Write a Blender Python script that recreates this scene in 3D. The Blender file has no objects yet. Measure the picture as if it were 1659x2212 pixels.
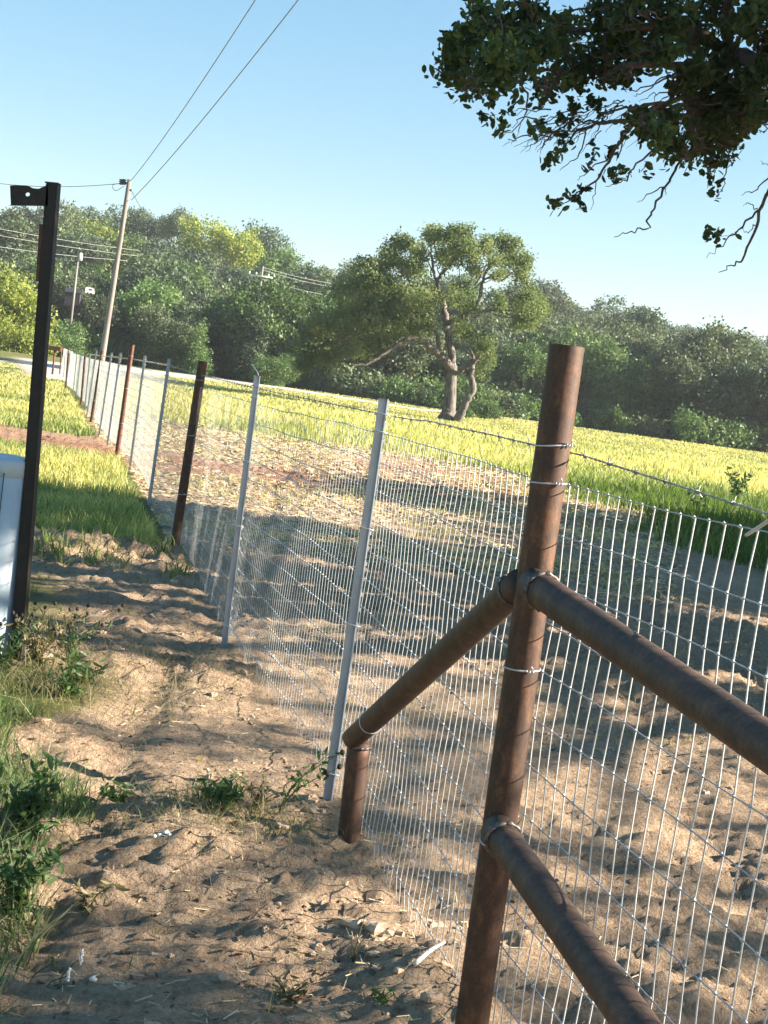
import bpy, math, random
import numpy as np

# ------------------------------------------------------------------ camera
PF = 2949.0; PITCH = math.radians(4.85); ROLL = math.radians(7.8); CAM_H = 1.42
S = bpy.context.scene; COL = S.collection
R0 = np.array([1, 0, 0.]); U0 = np.array([0, math.sin(PITCH), math.cos(PITCH)]); F0 = np.array([0, math.cos(PITCH), -math.sin(PITCH)])
from mathutils import Matrix, Vector
_r = math.cos(ROLL) * R0 + math.sin(ROLL) * U0
_u = -math.sin(ROLL) * R0 + math.cos(ROLL) * U0
cd = bpy.data.cameras.new('camera'); cam = bpy.data.objects.new('camera', cd); COL.objects.link(cam)
cam.matrix_world = Matrix(((_r[0], _u[0], -F0[0], 0), (_r[1], _u[1], -F0[1], 0), (_r[2], _u[2], -F0[2], CAM_H), (0, 0, 0, 1)))
cd.sensor_fit = 'VERTICAL'; cd.sensor_height = 36.0; cd.lens = PF / 2212 * 36; cd.clip_start = 0.05; cd.clip_end = 6000
S.camera = cam

# ------------------------------------------------------------------ sky, sun, exposure
SUN_EL = math.radians(23); SUN_AZ = math.radians(-1)      # azimuth from +X towards +Y
w = bpy.data.worlds.new('World'); S.world = w; w.use_nodes = True
nt = w.node_tree; bg = nt.nodes['Background']; sky = nt.nodes.new('ShaderNodeTexSky')
sky.sky_type = 'NISHITA'; sky.sun_disc = False; sky.sun_elevation = SUN_EL
sky.sun_rotation = math.pi / 2 - SUN_AZ; sky.air_density = 1.0; sky.dust_density = 0.15; sky.ozone_density = 1.2
hsv = nt.nodes.new('ShaderNodeHueSaturation'); hsv.inputs['Hue'].default_value = 0.494; hsv.inputs['Saturation'].default_value = 1.8
gmm = nt.nodes.new('ShaderNodeGamma'); gmm.inputs['Gamma'].default_value = 0.56; nt.links.new(sky.outputs[0], gmm.inputs[0]); nt.links.new(gmm.outputs[0], hsv.inputs['Color']); nt.links.new(hsv.outputs[0], bg.inputs[0]); bg.inputs[1].default_value = 0.092
ld = bpy.data.lights.new('sun', 'SUN'); ld.energy = 5.0; ld.angle = math.radians(0.53); ld.color = (1.0, 0.87, 0.71)
sun = bpy.data.objects.new('sun', ld); COL.objects.link(sun)
sd = Vector((math.cos(SUN_EL) * math.cos(SUN_AZ), math.cos(SUN_EL) * math.sin(SUN_AZ), math.sin(SUN_EL)))
sun.rotation_euler = sd.to_track_quat('Z', 'Y').to_euler(); sun.location = (30, 0, 30)
S.view_settings.view_transform = 'Standard'; S.view_settings.look = 'None'; S.view_settings.gamma = 1.0
S.view_settings.exposure = 2.15

# ------------------------------------------------------------------ noise
def _hash(ix, iy, seed):
    h = (ix.astype(np.int64) * 374761393 + iy.astype(np.int64) * 668265263 + seed * 1442695041) & 0xffffffff
    h = ((h ^ (h >> 13)) * 1274126177) & 0xffffffff
    return ((h ^ (h >> 16)) & 0xffffff) / float(0xffffff)
def noise(x, y, seed=0):
    x = np.asarray(x, float); y = np.asarray(y, float)
    ix = np.floor(x); iy = np.floor(y); fx = x - ix; fy = y - iy
    fx = fx * fx * (3 - 2 * fx); fy = fy * fy * (3 - 2 * fy)
    a = _hash(ix, iy, seed); b = _hash(ix + 1, iy, seed); c = _hash(ix, iy + 1, seed); d = _hash(ix + 1, iy + 1, seed)
    return (a * (1 - fx) + b * fx) * (1 - fy) + (c * (1 - fx) + d * fx) * fy
def fbm(x, y, seed=0, o=4):
    v = 0; a = 0.5; f = 1.0
    for k in range(o):
        v = v + a * (noise(np.asarray(x) * f + 7.3 * k, np.asarray(y) * f - 3.1 * k, seed + k) - 0.5); a *= 0.5; f *= 2.03
    return v
def sst(x, a, b):
    t = np.clip((np.asarray(x, float) - a) / (b - a), 0, 1); return t * t * (3 - 2 * t)

# ------------------------------------------------------------------ terrain height
FP = np.array([(0.545, 2.0), (0.35, 2.85), (-0.05, 4.68), (-0.74, 7.2), (-1.585, 10.58), (-2.36, 13.75), (-3.36, 17.8), (-4.0, 20.0),
               (-4.5, 21.7), (-5.25, 24.5), (-6.45, 29.1), (-7.2, 32.0), (-7.95, 35.0), (-8.85, 38.4), (-9.9, 42.2), (-10.95, 46.2),
               (-12.3, 50.6), (-13.4, 55.5), (-14.6, 60.0), (-15.7, 64.0), (-16.9, 68.0)])
def fence_x(y): return np.interp(y, FP[:, 1], FP[:, 0], left=None)
def gz(x, y):
    x = np.asarray(x, float); y = np.asarray(y, float)
    z = 1.0 * np.maximum((y - 35) / 85, 0) ** 1.4 * np.where(y < 120, 1, 0) + np.where(y >= 120, 1.0, 0)
    u = x / np.maximum(y, 1)
    crest = 12.2 - 8.0 * np.clip(u, -0.5, 0.5) + 1.5 * np.cos(u * 9) 
    z = z + crest * sst(y, 122, 245)
    z = z + sst(y, 280, 430) * (14 + 20 * np.clip(u - 0.05, -0.3, 0.3)) * sst(u, -0.12, 0.12)
    z = z + 0.10 * np.exp(-((y - 10.3 - 0.2 * x) / 0.5) ** 2) * (x < fence_x(y)) * sst(-x, 1.2, 2.2)
    z = z + 0.05 * np.exp(-((y - 6.3 + 0.15 * x) / 0.22) ** 2) * sst(-x, 0.4, 0.9)
    z = z + 0.05 * np.exp(-((y - 4.15) / 0.25) ** 2 - ((x + 0.42) / 0.3) ** 2)
    z = z + 0.06 * np.exp(-((x - fence_x(y)) / 0.14) ** 2) * np.exp(-((y - 3.2) / 0.45) ** 2)
    return z
def dirtmask(x, y):            # 1 = bare soil, 0 = grass
    n = fbm(x * 0.8, y * 0.8, 5, 4)
    fx = fence_x(y)
    left = x < fx
    gl = sst(y + n * 1.5 - 0.2 * (x + 1.6), 10.5, 10.9)                     # grass beyond the mound
    gl = gl * (1 - sst(y + n * 2 + 0.3 * (x + 5), 19.3, 19.9) * (1 - sst(y + n * 2 + 0.3 * (x + 5), 23.0, 23.8)))
    near = sst(-(x + n * 0.9), 0.98, 1.16) * (1 - sst(y, 5.4, 6.6)) + sst(-(x + n), 1.75, 2.1) * (1 - sst(y, 8, 9))
    gl = np.maximum(gl, np.clip(near, 0, 1))
    n2 = fbm(x * 0.35, y * 0.35, 11, 4)
    gr = np.maximum(sst(x + n2 * 3.0 + 0.06 * (y - 14), 3.5, 5.5) * sst(y, 6, 9), sst(y + n2 * 7, 31, 38))
    return 1 - np.where(left, gl, gr)
def ray(px, py):
    dx, dy = px - 829.5, py - 1106
    a = dx * math.cos(ROLL) + dy * math.sin(ROLL); b = -dx * math.sin(ROLL) + dy * math.cos(ROLL)
    d = F0 * PF + a * R0 - b * U0
    return d / d[1]
def at(px, py, Y):             # the point seen at (px, py) that stands Y metres out
    d = ray(px, py); return np.array([d[0] * Y, Y, CAM_H + d[2] * Y])
def hit(px, py, y0=2.0):       # the ground point seen there
    d = ray(px, py); lo = y0
    ys = np.geomspace(y0, 900, 3000)
    f = CAM_H + d[2] * ys - gz(d[0] * ys, ys)
    k = np.argmax(f < 0)
    y = ys[k] if f[k] < 0 else 900.0
    return np.array([d[0] * y, y, float(gz(d[0] * y, y))])

# road across the far side of the field
RC = []
for px, py, hw in ((-60, 776, 0.1), (30, 778, 0.1), (58, 781, 12), (85, 783, 17), (130, 784, 16), (250, 794, 10), (440, 818, 9), (600, 836, 5), (760, 862, 3.5), (900, 884, 2.6), (1060, 897, 2.2), (1300, 928, 2.4), (1659, 968, 3.0)):
    p = hit(px, py); RC.append((p[0], p[1], hw))
RC = np.array(sorted(RC))
def roadmask(x, y):
    c = np.interp(x, RC[:, 0], RC[:, 1]); h = np.interp(x, RC[:, 0], RC[:, 2])
    band = 1 - sst(np.abs(y - c + 4 * fbm(x * 0.15, y * 0.15, 23, 3)) / h, 0.8, 1.05)
    u = x / np.maximum(y, 1) + 0.006 * fbm(x * 0.3, y * 0.3, 24, 3)
    drive = sst(u, -0.282 + 0.0010 * np.maximum(70 - y, 0), -0.277 + 0.0010 * np.maximum(70 - y, 0)) * (1 - sst(u, -0.235, -0.225)) * sst(y, 57, 60) * (1 - sst(y, 92, 96))
    return np.maximum(band, drive)

# ------------------------------------------------------------------ materials
def newmat(name):
    m = bpy.data.materials.new(name); m.use_nodes = True
    return m, m.node_tree, m.node_tree.nodes['Principled BSDF']
def ramp(nt, fac, stops):
    r = nt.nodes.new('ShaderNodeValToRGB'); el = r.color_ramp.elements
    while len(el) < len(stops): el.new(0.5)
    for e, (p, c) in zip(el, stops): e.position = p; e.color = (*c, 1)
    nt.links.new(fac, r.inputs[0]); return r.outputs[0]
def noisenode(nt, scale, detail=4, rough=0.6, coord='Object', stretch=None, dist=0):
    tc = nt.nodes.new('ShaderNodeTexCoord'); n = nt.nodes.new('ShaderNodeTexNoise')
    n.inputs['Scale'].default_value = scale; n.inputs['Detail'].default_value = detail; n.inputs['Roughness'].default_value = rough
    n.inputs['Distortion'].default_value = dist
    if stretch:
        mp = nt.nodes.new('ShaderNodeMapping'); mp.inputs['Scale'].default_value = stretch
        nt.links.new(tc.outputs[coord], mp.inputs[0]); nt.links.new(mp.outputs[0], n.inputs[0])
    else: nt.links.new(tc.outputs[coord], n.inputs[0])
    return n.outputs['Fac']
def mix(nt, f, a, b, mode='MIX'):
    m = nt.nodes.new('ShaderNodeMix'); m.data_type = 'RGBA'; m.blend_type = mode
    for s, v in ((0, f), (6, a), (7, b)):
        if hasattr(v, 'links'): nt.links.new(v, m.inputs[s])
        elif s == 0: m.inputs[0].default_value = v
        else: m.inputs[s].default_value = (*v, 1)
    return m.outputs[2]
def bump(nt, bs, h, strength=0.5, dist=0.01):
    b = nt.nodes.new('ShaderNodeBump'); b.inputs['Strength'].default_value = strength; b.inputs['Distance'].default_value = dist
    nt.links.new(h, b.inputs['Height']); nt.links.new(b.outputs[0], bs.inputs['Normal'])
def simple(name, stops, scale=20, rough=0.6, metal=0.0, bmp=0.3, bdist=0.002, stretch=None, detail=5, spec=0.5):
    m, nt, bs = newmat(name)
    f = noisenode(nt, scale, detail, stretch=stretch)
    nt.links.new(ramp(nt, f, stops), bs.inputs['Base Color'])
    bs.inputs['Roughness'].default_value = rough; bs.inputs['Metallic'].default_value = metal
    bs.inputs['Specular IOR Level'].default_value = spec
    if bmp: bump(nt, bs, f, bmp, bdist)
    return m
def leafmat(name, cols, scale=3.0, trans=0.35, rough=0.55, attr=None, objrand=0.0, spec=0.3):
    m, nt, bs = newmat(name)
    if attr:
        a = nt.nodes.new('ShaderNodeAttribute'); a.attribute_name = attr; c = a.outputs['Color']
    else:
        f = noisenode(nt, scale, 3)
        c = ramp(nt, f, [(0.30, cols[0]), (0.5, cols[1]), (0.70, cols[2])])
    if objrand:
        oi = nt.nodes.new('ShaderNodeObjectInfo'); hs = nt.nodes.new('ShaderNodeHueSaturation')
        mr = nt.nodes.new('ShaderNodeMapRange'); mr.inputs[3].default_value = 1 - objrand; mr.inputs[4].default_value = 1 + objrand
        nt.links.new(oi.outputs['Random'], mr.inputs[0]); nt.links.new(mr.outputs[0], hs.inputs['Value'])
        nt.links.new(c, hs.inputs['Color']); c = hs.outputs[0]
    nt.links.new(c, bs.inputs['Base Color']); bs.inputs['Roughness'].default_value = rough
    bs.inputs['Specular IOR Level'].default_value = spec
    t = nt.nodes.new('ShaderNodeBsdfTranslucent'); nt.links.new(mix(nt, 1.0, c, (1.25, 1.25, 0.75), 'MULTIPLY'), t.inputs[0])
    ms = nt.nodes.new('ShaderNodeMixShader'); ms.inputs[0].default_value = trans
    nt.links.new(bs.outputs[0], ms.inputs[1]); nt.links.new(t.outputs[0], ms.inputs[2])
    nt.links.new(ms.outputs[0], nt.nodes['Material Output'].inputs[0])
    return m

def rustmat(name, a, b, c):
    m, nt, bs = newmat(name)
    n1 = noisenode(nt, 9, 7, 0.65, stretch=(1, 1, 0.22)); n2 = noisenode(nt, 140, 4, 0.7)
    col = ramp(nt, n1, [(0.32, a), (0.5, b), (0.66, c)])
    col = mix(nt, 0.45, col, ramp(nt, n2, [(0.35, tuple(v * 0.45 for v in b)), (0.62, tuple(min(1, v * 1.9) for v in b))]))
    nt.links.new(col, bs.inputs['Base Color']); bs.inputs['Roughness'].default_value = 0.62; bs.inputs['Metallic'].default_value = 0.15
    n5 = noisenode(nt, 30, 8, 0.78, stretch=(1, 1, 0.5))
    col2 = mix(nt, 0.4, col, ramp(nt, n5, [(0.36, tuple(v * 0.5 for v in a)), (0.5, b), (0.62, tuple(min(1, v * 1.5) for v in c))]))
    nt.links.new(col2, bs.inputs['Base Color'])
    bump(nt, bs, n5, 0.4, 0.0022)
    return m
M = {}
M['rust'] = rustmat('rusty_pipe', (0.024, 0.014, 0.011), (0.052, 0.026, 0.016), (0.15, 0.066, 0.028))
M['rust_rail'] = rustmat('weathered_pipe', (0.028, 0.020, 0.017), (0.054, 0.035, 0.026), (0.11, 0.062, 0.036))
M['rust_red'] = rustmat('red_rust', (0.045, 0.018, 0.013), (0.09, 0.034, 0.023), (0.16, 0.066, 0.04))
M['black_iron'] = rustmat('dark_iron', (0.008, 0.006, 0.006), (0.014, 0.010, 0.009), (0.035, 0.018, 0.013))
M['weld'] = simple('weld_bead', [(0.3, (0.05, 0.045, 0.045)), (0.7, (0.16, 0.13, 0.12))], 120, 0.45, 0.5)
M['galv'] = simple('galvanised_wire', [(0.3, (0.38, 0.40, 0.41)), (0.7, (0.58, 0.60, 0.60))], 25, 0.42, 0.25, bmp=0)
M['galv_line'] = simple('shaded_galvanised_wire', [(0.3, (0.26, 0.28, 0.32)), (0.7, (0.40, 0.43, 0.48))], 25, 0.4, 0.5, bmp=0)  # same wire as the stays, its shaded look put into a darker bluish colour
M['barb'] = simple('barbed_wire_steel', [(0.3, (0.20, 0.20, 0.17)), (0.7, (0.36, 0.36, 0.33))], 25, 0.45, 0.4, bmp=0)
M['tpost'] = simple('silver_post_paint', [(0.3, (0.30, 0.33, 0.36)), (0.7, (0.48, 0.51, 0.54))], 14, 0.42, 0.3, bdist=0.001, stretch=(1, 1, 0.3))
M['white_pvc'] = simple('pale_plastic', [(0.3, (0.32, 0.41, 0.48)), (0.7, (0.44, 0.52, 0.58))], 6, 0.45, 0, bmp=0.1)
M['white'] = simple('white_paint', [(0.3, (0.7, 0.7, 0.69)), (0.7, (0.82, 0.82, 0.8))], 3, 0.5, 0, bmp=0)
M['dark'] = simple('dark_trim', [(0.3, (0.02, 0.02, 0.022)), (0.7, (0.05, 0.05, 0.05))], 8, 0.5, 0, bmp=0)
M['pole'] = simple('weathered_pole_wood', [(0.35, (0.10, 0.088, 0.08)), (0.65, (0.27, 0.245, 0.225))], 2.5, 0.85, 0, stretch=(6, 6, 0.15), bdist=0.01)
M['cable'] = simple('cable', [(0.3, (0.10, 0.11, 0.12)), (0.7, (0.16, 0.17, 0.18))], 1, 0.5, 0, bmp=0)
M['pale_cable'] = simple('bare_aluminium_cable', [(0.3, (0.36, 0.38, 0.36)), (0.7, (0.46, 0.48, 0.45))], 1, 0.5, 0.2, bmp=0)
M['bark'] = simple('oak_bark', [(0.35, (0.06, 0.052, 0.045)), (0.65, (0.21, 0.185, 0.165))], 5, 0.9, 0, bmp=0.9, bdist=0.04, stretch=(1.5, 1.5, 0.4))
M['bark_dark'] = simple('live_oak_bark', [(0.35, (0.045, 0.037, 0.03)), (0.65, (0.13, 0.105, 0.085))], 30, 0.9, 0, bmp=0.7, bdist=0.006)
M['wood_board'] = simple('old_board', [(0.3, (0.12, 0.07, 0.045)), (0.7, (0.22, 0.13, 0.09))], 5, 0.8, 0, stretch=(5, 5, 0.3))
M['shed_wall'] = simple('dark_shed_board', [(0.3, (0.02, 0.02, 0.022)), (0.7, (0.04, 0.04, 0.042))], 5, 0.8, 0, stretch=(5, 5, 0.3))
M['stone'] = simple('white_stone', [(0.3, (0.5, 0.47, 0.42)), (0.7, (0.78, 0.75, 0.70))], 60, 0.8, 0, bmp=0.6, bdist=0.003)
M['straw'] = simple('straw', [(0.3, (0.42, 0.33, 0.17)), (0.7, (0.66, 0.56, 0.34))], 9, 0.8, 0, bmp=0)
M['dead_leaf'] = leafmat('dead_leaf', [(0.045, 0.03, 0.02), (0.11, 0.07, 0.04), (0.26, 0.17, 0.09)], 12, 0.1)
M['clod'] = simple('soil_clod', [(0.3, (0.26, 0.18, 0.12)), (0.7, (0.52, 0.38, 0.26))], 30, 0.95, 0, bmp=0.8, bdist=0.006)
M['leaf_oak'] = leafmat('live_oak_leaf', [(0.022, 0.046, 0.016), (0.042, 0.080, 0.025), (0.10, 0.14, 0.036)], 5.0, 0.28, 0.4)
M['leaf_field'] = leafmat('field_oak_leaf', [(0.062, 0.100, 0.040), (0.13, 0.180, 0.070), (0.30, 0.335, 0.17)], 0.75, 0.40)
M['tree_a'] = leafmat('olive_oak_leaf', [(0.060, 0.088, 0.048), (0.100, 0.135, 0.070), (0.20, 0.235, 0.125)], 0.5, 0.25, objrand=0.25)
M['tree_b'] = leafmat('green_leaf', [(0.050, 0.098, 0.034), (0.088, 0.155, 0.050), (0.17, 0.245, 0.085)], 0.5, 0.3, objrand=0.25)
M['tree_c'] = leafmat('yellow_green_leaf', [(0.12, 0.17, 0.035), (0.21, 0.26, 0.05), (0.36, 0.38, 0.09)], 0.5, 0.35, objrand=0.15)
M['tree_d'] = leafmat('dark_evergreen_leaf', [(0.044, 0.074, 0.045), (0.070, 0.108, 0.062), (0.14, 0.185, 0.10)], 0.5, 0.2, objrand=0.25)
M['weed'] = leafmat('weed_leaf', [(0.035, 0.075, 0.025), (0.065, 0.12, 0.04), (0.11, 0.17, 0.06)], 8, 0.3)
M['weed_dry'] = leafmat('dry_weed', [(0.10, 0.085, 0.045), (0.16, 0.14, 0.07), (0.26, 0.23, 0.13)], 12, 0.25)
M['seed'] = simple('black_seed_head', [(0.3, (0.008, 0.008, 0.008)), (0.7, (0.03, 0.022, 0.018))], 200, 0.8, 0)
M['petal'] = simple('white_petal', [(0.3, (0.6, 0.6, 0.6)), (0.7, (0.82, 0.82, 0.84))], 80, 0.7, 0, bmp=0)
M['grass'] = leafmat('grass_blade', None, 1, 0.42, attr='tint')

def soilmat():
    m, nt, bs = newmat('soil_and_turf')
    L = nt.links
    d = nt.nodes.new('ShaderNodeAttribute'); d.attribute_name = 'cover'
    sep = nt.nodes.new('ShaderNodeSeparateColor'); L.new(d.outputs['Color'], sep.inputs[0])
    n1 = noisenode(nt, 0.9, 6, 0.65); n2 = noisenode(nt, 14, 7, 0.72, dist=0.6); n3 = noisenode(nt, 55, 5, 0.7, dist=0.4)
    soil = ramp(nt, n2, [(0.32, (0.20, 0.135, 0.09)), (0.44, (0.42, 0.295, 0.195)), (0.56, (0.54, 0.395, 0.27)), (0.68, (0.68, 0.53, 0.38))])
    soil = mix(nt, 0.45, soil, ramp(nt, n1, [(0.35, (0.32, 0.22, 0.145)), (0.65, (0.62, 0.46, 0.31))]))
    soil = mix(nt, 0.35, soil, ramp(nt, n3, [(0.36, (0.10, 0.07, 0.05)), (0.47, (0.46, 0.33, 0.22)), (0.64, (0.74, 0.58, 0.42))]))
    red = ramp(nt, n2, [(0.3, (0.26, 0.12, 0.075)), (0.7, (0.50, 0.28, 0.18))])
    soil = mix(nt, sep.outputs[2], soil, red)
    turf = ramp(nt, n2, [(0.3, (0.08, 0.085, 0.03)), (0.55, (0.16, 0.17, 0.055)), (0.75, (0.32, 0.29, 0.12))])
    road = ramp(nt, n1, [(0.3, (0.50, 0.43, 0.36)), (0.7, (0.66, 0.59, 0.52))])
    c = mix(nt, sep.outputs[0], turf, soil)
    c = mix(nt, sep.outputs[1], c, road)
    L.new(c, bs.inputs['Base Color']); bs.inputs['Roughness'].default_value = 0.95; bs.inputs['Specular IOR Level'].default_value = 0.15
    n4 = noisenode(nt, 190, 4, 0.75)
    a0 = nt.nodes.new('ShaderNodeMath'); a0.operation = 'MULTIPLY_ADD'; L.new(n4, a0.inputs[0]); a0.inputs[1].default_value = 0.35; L.new(n3, a0.inputs[2])
    a = nt.nodes.new('ShaderNodeMath'); a.operation = 'MULTIPLY_ADD'; L.new(a0.outputs[0], a.inputs[0]); a.inputs[1].default_value = 0.6; L.new(n2, a.inputs[2])
    bump(nt, bs, a.outputs[0], 1.0, 0.06)
    return m
M['soil'] = soilmat()

# ------------------------------------------------------------------ mesh helpers
def mesh_np(name, V, quads=None, tris=None, mat=None, smooth=True, tint=None, cover=None):
    V = np.asarray(V, dtype=np.float32).reshape(-1, 3)
    nq = 0 if quads is None else len(quads); nt_ = 0 if tris is None else len(tris)
    me = bpy.data.meshes.new(name)
    me.vertices.add(len(V)); me.vertices.foreach_set('co', V.ravel())
    loops = []; starts = []; tot = []
    off = 0
    if nq: q = np.asarray(quads, dtype=np.int32); loops.append(q.ravel()); starts.append(np.arange(nq) * 4); tot.append(np.full(nq, 4)); off = nq * 4
    if nt_: t = np.asarray(tris, dtype=np.int32); loops.append(t.ravel()); starts.append(off + np.arange(nt_) * 3); tot.append(np.full(nt_, 3))
    loops = np.concatenate(loops); starts = np.concatenate(starts).astype(np.int32)
    me.loops.add(len(loops)); me.loops.foreach_set('vertex_index', loops)
    me.polygons.add(nq + nt_); me.polygons.foreach_set('loop_start', starts)
    me.update(calc_edges=True)
    me.polygons.foreach_set('use_smooth', np.full(nq + nt_, smooth))
    for nm, arr in (('tint', tint), ('cover', cover)):
        if arr is not None:
            at_ = me.attributes.new(nm, 'FLOAT_COLOR', 'POINT')
            a = np.ones((len(V), 4), np.float32); a[:, :3] = arr; at_.data.foreach_set('color', a.ravel())
    if mat is not None: me.materials.append(mat)
    return me
def link(name, me, parent=None, loc=None):
    o = bpy.data.objects.new(name, me); COL.objects.link(o)
    if loc is not None: o.location = loc
    if parent is not None: o.parent = parent
    return o
def thing(name, label, cat, loc=(0, 0, 0), rz=0.0, group=None):
    o = link(name, None); o.location = loc; o.rotation_euler = (0, 0, rz)
    tag(o, label, cat, group); return o
def tag(o, label, cat=None, group=None, kind=None):
    o['label'] = label
    if cat: o['category'] = cat
    if group: o['group'] = group
    if kind: o['kind'] = kind
    return o
class MB:
    def __init__(s): s.V = []; s.Q = []; s.T = []; s.n = 0
    def add(s, V, Q=None, T=None):
        V = np.asarray(V, float).reshape(-1, 3)
        if Q is not None and len(Q): s.Q.append(np.asarray(Q) + s.n)
        if T is not None and len(T): s.T.append(np.asarray(T) + s.n)
        s.V.append(V); s.n += len(V)
    def tube(s, P, r, k=8, cap=True):
        P = np.asarray(P, float); n = len(P); r = np.broadcast_to(np.asarray(r, float), (n,))
        t = np.gradient(P, axis=0) if n > 2 else np.repeat([P[1] - P[0]], n, axis=0)
        t /= np.linalg.norm(t, axis=1)[:, None] + 1e-12
        ref = np.array([0, 0, 1.]) if abs(t[:, 2]).mean() < 0.8 else np.array([1., 0, 0])
        a = np.cross(t, ref); a /= np.linalg.norm(a, axis=1)[:, None] + 1e-12; b = np.cross(t, a)
        th = np.arange(k) * 2 * math.pi / k
        V = P[:, None] + r[:, None, None] * (np.cos(th)[None, :, None] * a[:, None] + np.sin(th)[None, :, None] * b[:, None])
        V = V.reshape(-1, 3); i = np.arange(n - 1)[:, None] * k; j = np.arange(k)[None]; j2 = (j + 1) % k
        Q = np.stack([i + j, i + j2, i + k + j2, i + k + j], -1).reshape(-1, 4)
        T = []
        if cap:
            c0, c1 = len(V), len(V) + 1; V = np.vstack([V, P[0], P[-1]])
            for q in range(k):
                T.append((c0, (q + 1) % k, q)); T.append((c1, (n - 1) * k + q, (n - 1) * k + (q + 1) % k))
        s.add(V, Q, T)
    def box(s, c, h, M3=None):
        c = np.asarray(c, float); B = np.array([[x, y, z] for x in (-1, 1) for y in (-1, 1) for z in (-1, 1)], float) * np.asarray(h)
        if M3 is not None: B = B @ np.asarray(M3).T
        s.add(B + c, [(0, 1, 3, 2), (4, 6, 7, 5), (0, 4, 5, 1), (2, 3, 7, 6), (0, 2, 6, 4), (1, 5, 7, 3)])
    def blob(s, c, r, seed=0, k=8, n=6, rough=0.2):
        rg = np.random.default_rng(seed); V = []
        for i in range(n + 1):
            for j in range(k):
                ph = math.pi * i / n; th = 2 * math.pi * j / k
                V.append((math.sin(ph) * math.cos(th), math.sin(ph) * math.sin(th), math.cos(ph)))
        V = np.array(V); q = np.round(V * 1.7, 1)
        V = V * (1 + rough * np.sin(V[:, :1] * 5 + seed) * np.cos(V[:, 1:2] * 4 + seed * 2) + rough * 0.5 * np.sin(V[:, 2:] * 9 + seed * 3))
        V = V * np.asarray(r) + c
        Q = [(i * k + j, i * k + (j + 1) % k, (i + 1) * k + (j + 1) % k, (i + 1) * k + j) for i in range(n) for j in range(k)]
        s.add(V, Q)
    def mesh(s, name, mat, smooth=True):
        return mesh_np(name, np.vstack(s.V), np.vstack(s.Q) if s.Q else None, np.vstack(s.T) if s.T else None, mat, smooth)
    def build(s, name, mat, parent=None, smooth=True, loc=None): return link(name, s.mesh(name, mat, smooth), parent, loc)
def spline(P, n=8):            # smooth polyline through points
    P = np.asarray(P, float); out = []
    Q = np.vstack([2 * P[0] - P[1], P, 2 * P[-1] - P[-2]])
    for i in range(1, len(Q) - 2):
        for t in np.linspace(0, 1, n, endpoint=False):
            a, b, c, d = Q[i - 1], Q[i], Q[i + 1], Q[i + 2]
            out.append(0.5 * ((2 * b) + (c - a) * t + (2 * a - 5 * b + 4 * c - d) * t * t + (3 * b - a - 3 * c + d) * t ** 3))
    out.append(P[-1]); return np.array(out)
def leaves(P, size, aspect, rg, nbias=None, shape='diamond', jit=0.3):   # one small leaf face per point
    n = len(P); u = rg.normal(size=(n, 3)); u /= np.linalg.norm(u, axis=1)[:, None]
    v = rg.normal(size=(n, 3)) if nbias is None else np.cross(u, nbias + rg.normal(size=(n, 3)) * 0.7)
    v -= (v * u).sum(1)[:, None] * u; v /= np.linalg.norm(v, axis=1)[:, None] + 1e-9
    L = size * (1 + jit * rg.normal(size=(n, 1))).clip(0.4, 2); W = L * aspect
    if shape == 'diamond':
        V = np.stack([P - u * L * 0.5, P + v * W * 0.5, P + u * L * 0.5, P - v * W * 0.5], 1)
        return V.reshape(-1, 3), np.arange(n * 4).reshape(-1, 4)
    wn = np.cross(u, v)        # six-sided oval leaf, folded along its midrib
    V = np.stack([P - u * L * 0.5, P - u * L * 0.22 + v * W * 0.42 + wn * W * 0.15, P + u * L * 0.2 + v * W * 0.45 + wn * W * 0.15, P + u * L * 0.5,
                  P + u * L * 0.2 - v * W * 0.45 + wn * W * 0.15, P - u * L * 0.22 - v * W * 0.42 + wn * W * 0.15], 1)
    b = np.arange(n)[:, None] * 6
    return V.reshape(-1, 3), np.vstack([b + np.array([[0, 1, 2, 3]]), b + np.array([[0, 3, 4, 5]])])

# ------------------------------------------------------------------ ground
def axis(lo, hi, a, b, step, grow):
    mid = np.arange(a, b + step / 2, step); s = step; up = []; x = b
    while x < hi: s *= grow; x += s; up.append(x)
    s = step; dn = []; x = a
    while x > lo: s *= grow; x -= s; dn.append(x)
    return np.concatenate([dn[::-1], mid, up])
gx = axis(-950, 950, -3.0, 3.4, 0.020, 1.045)
gy = [1.6]
while gy[-1] < 1300: gy.append(gy[-1] * (1.0050 if gy[-1] < 40 else (1.012 if gy[-1] < 300 else 1.05)))
gy = np.array(list(np.linspace(-60, 1.4, 25)) + gy)
X, Y = np.meshgrid(gx, gy)
dm = dirtmask(X, Y); rm = roadmask(X, Y)
near = 1 - sst(Y, 20, 45)
Z = gz(X, Y)
big = fbm(X * 0.8, Y * 1.1, 31, 4) * 0.045
rd = np.abs(fbm(X * 2.6 + 0.5 * Y, Y * 6.2, 41, 6)) * 0.085
cl = np.maximum(fbm(X * 8, Y * 13, 51, 4), -0.05) * 0.055
fine = fbm(X * 22, Y * 30, 61, 3) * 0.038
rough_zone = 0.50 + 0.35 * sst(Y, 5, 7) + 0.9 * sst(fbm(X * 0.5, Y * 0.5, 71, 3), -0.08, 0.12) + 1.3 * np.exp(-((Y - 10.2) / 0.8) ** 2) * (X < fence_x(Y)) + 1.6 * np.exp(-((Y - 21.5) / 2.2) ** 2) * (X < fence_x(Y)) + 0.9 * np.exp(-((Y - 6.4) / 0.4) ** 2) * (X < -0.5)
Z = Z + near * (big * 0.6 + dm * rough_zone * (rd + cl + fine) - dm * 0.02)
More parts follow.
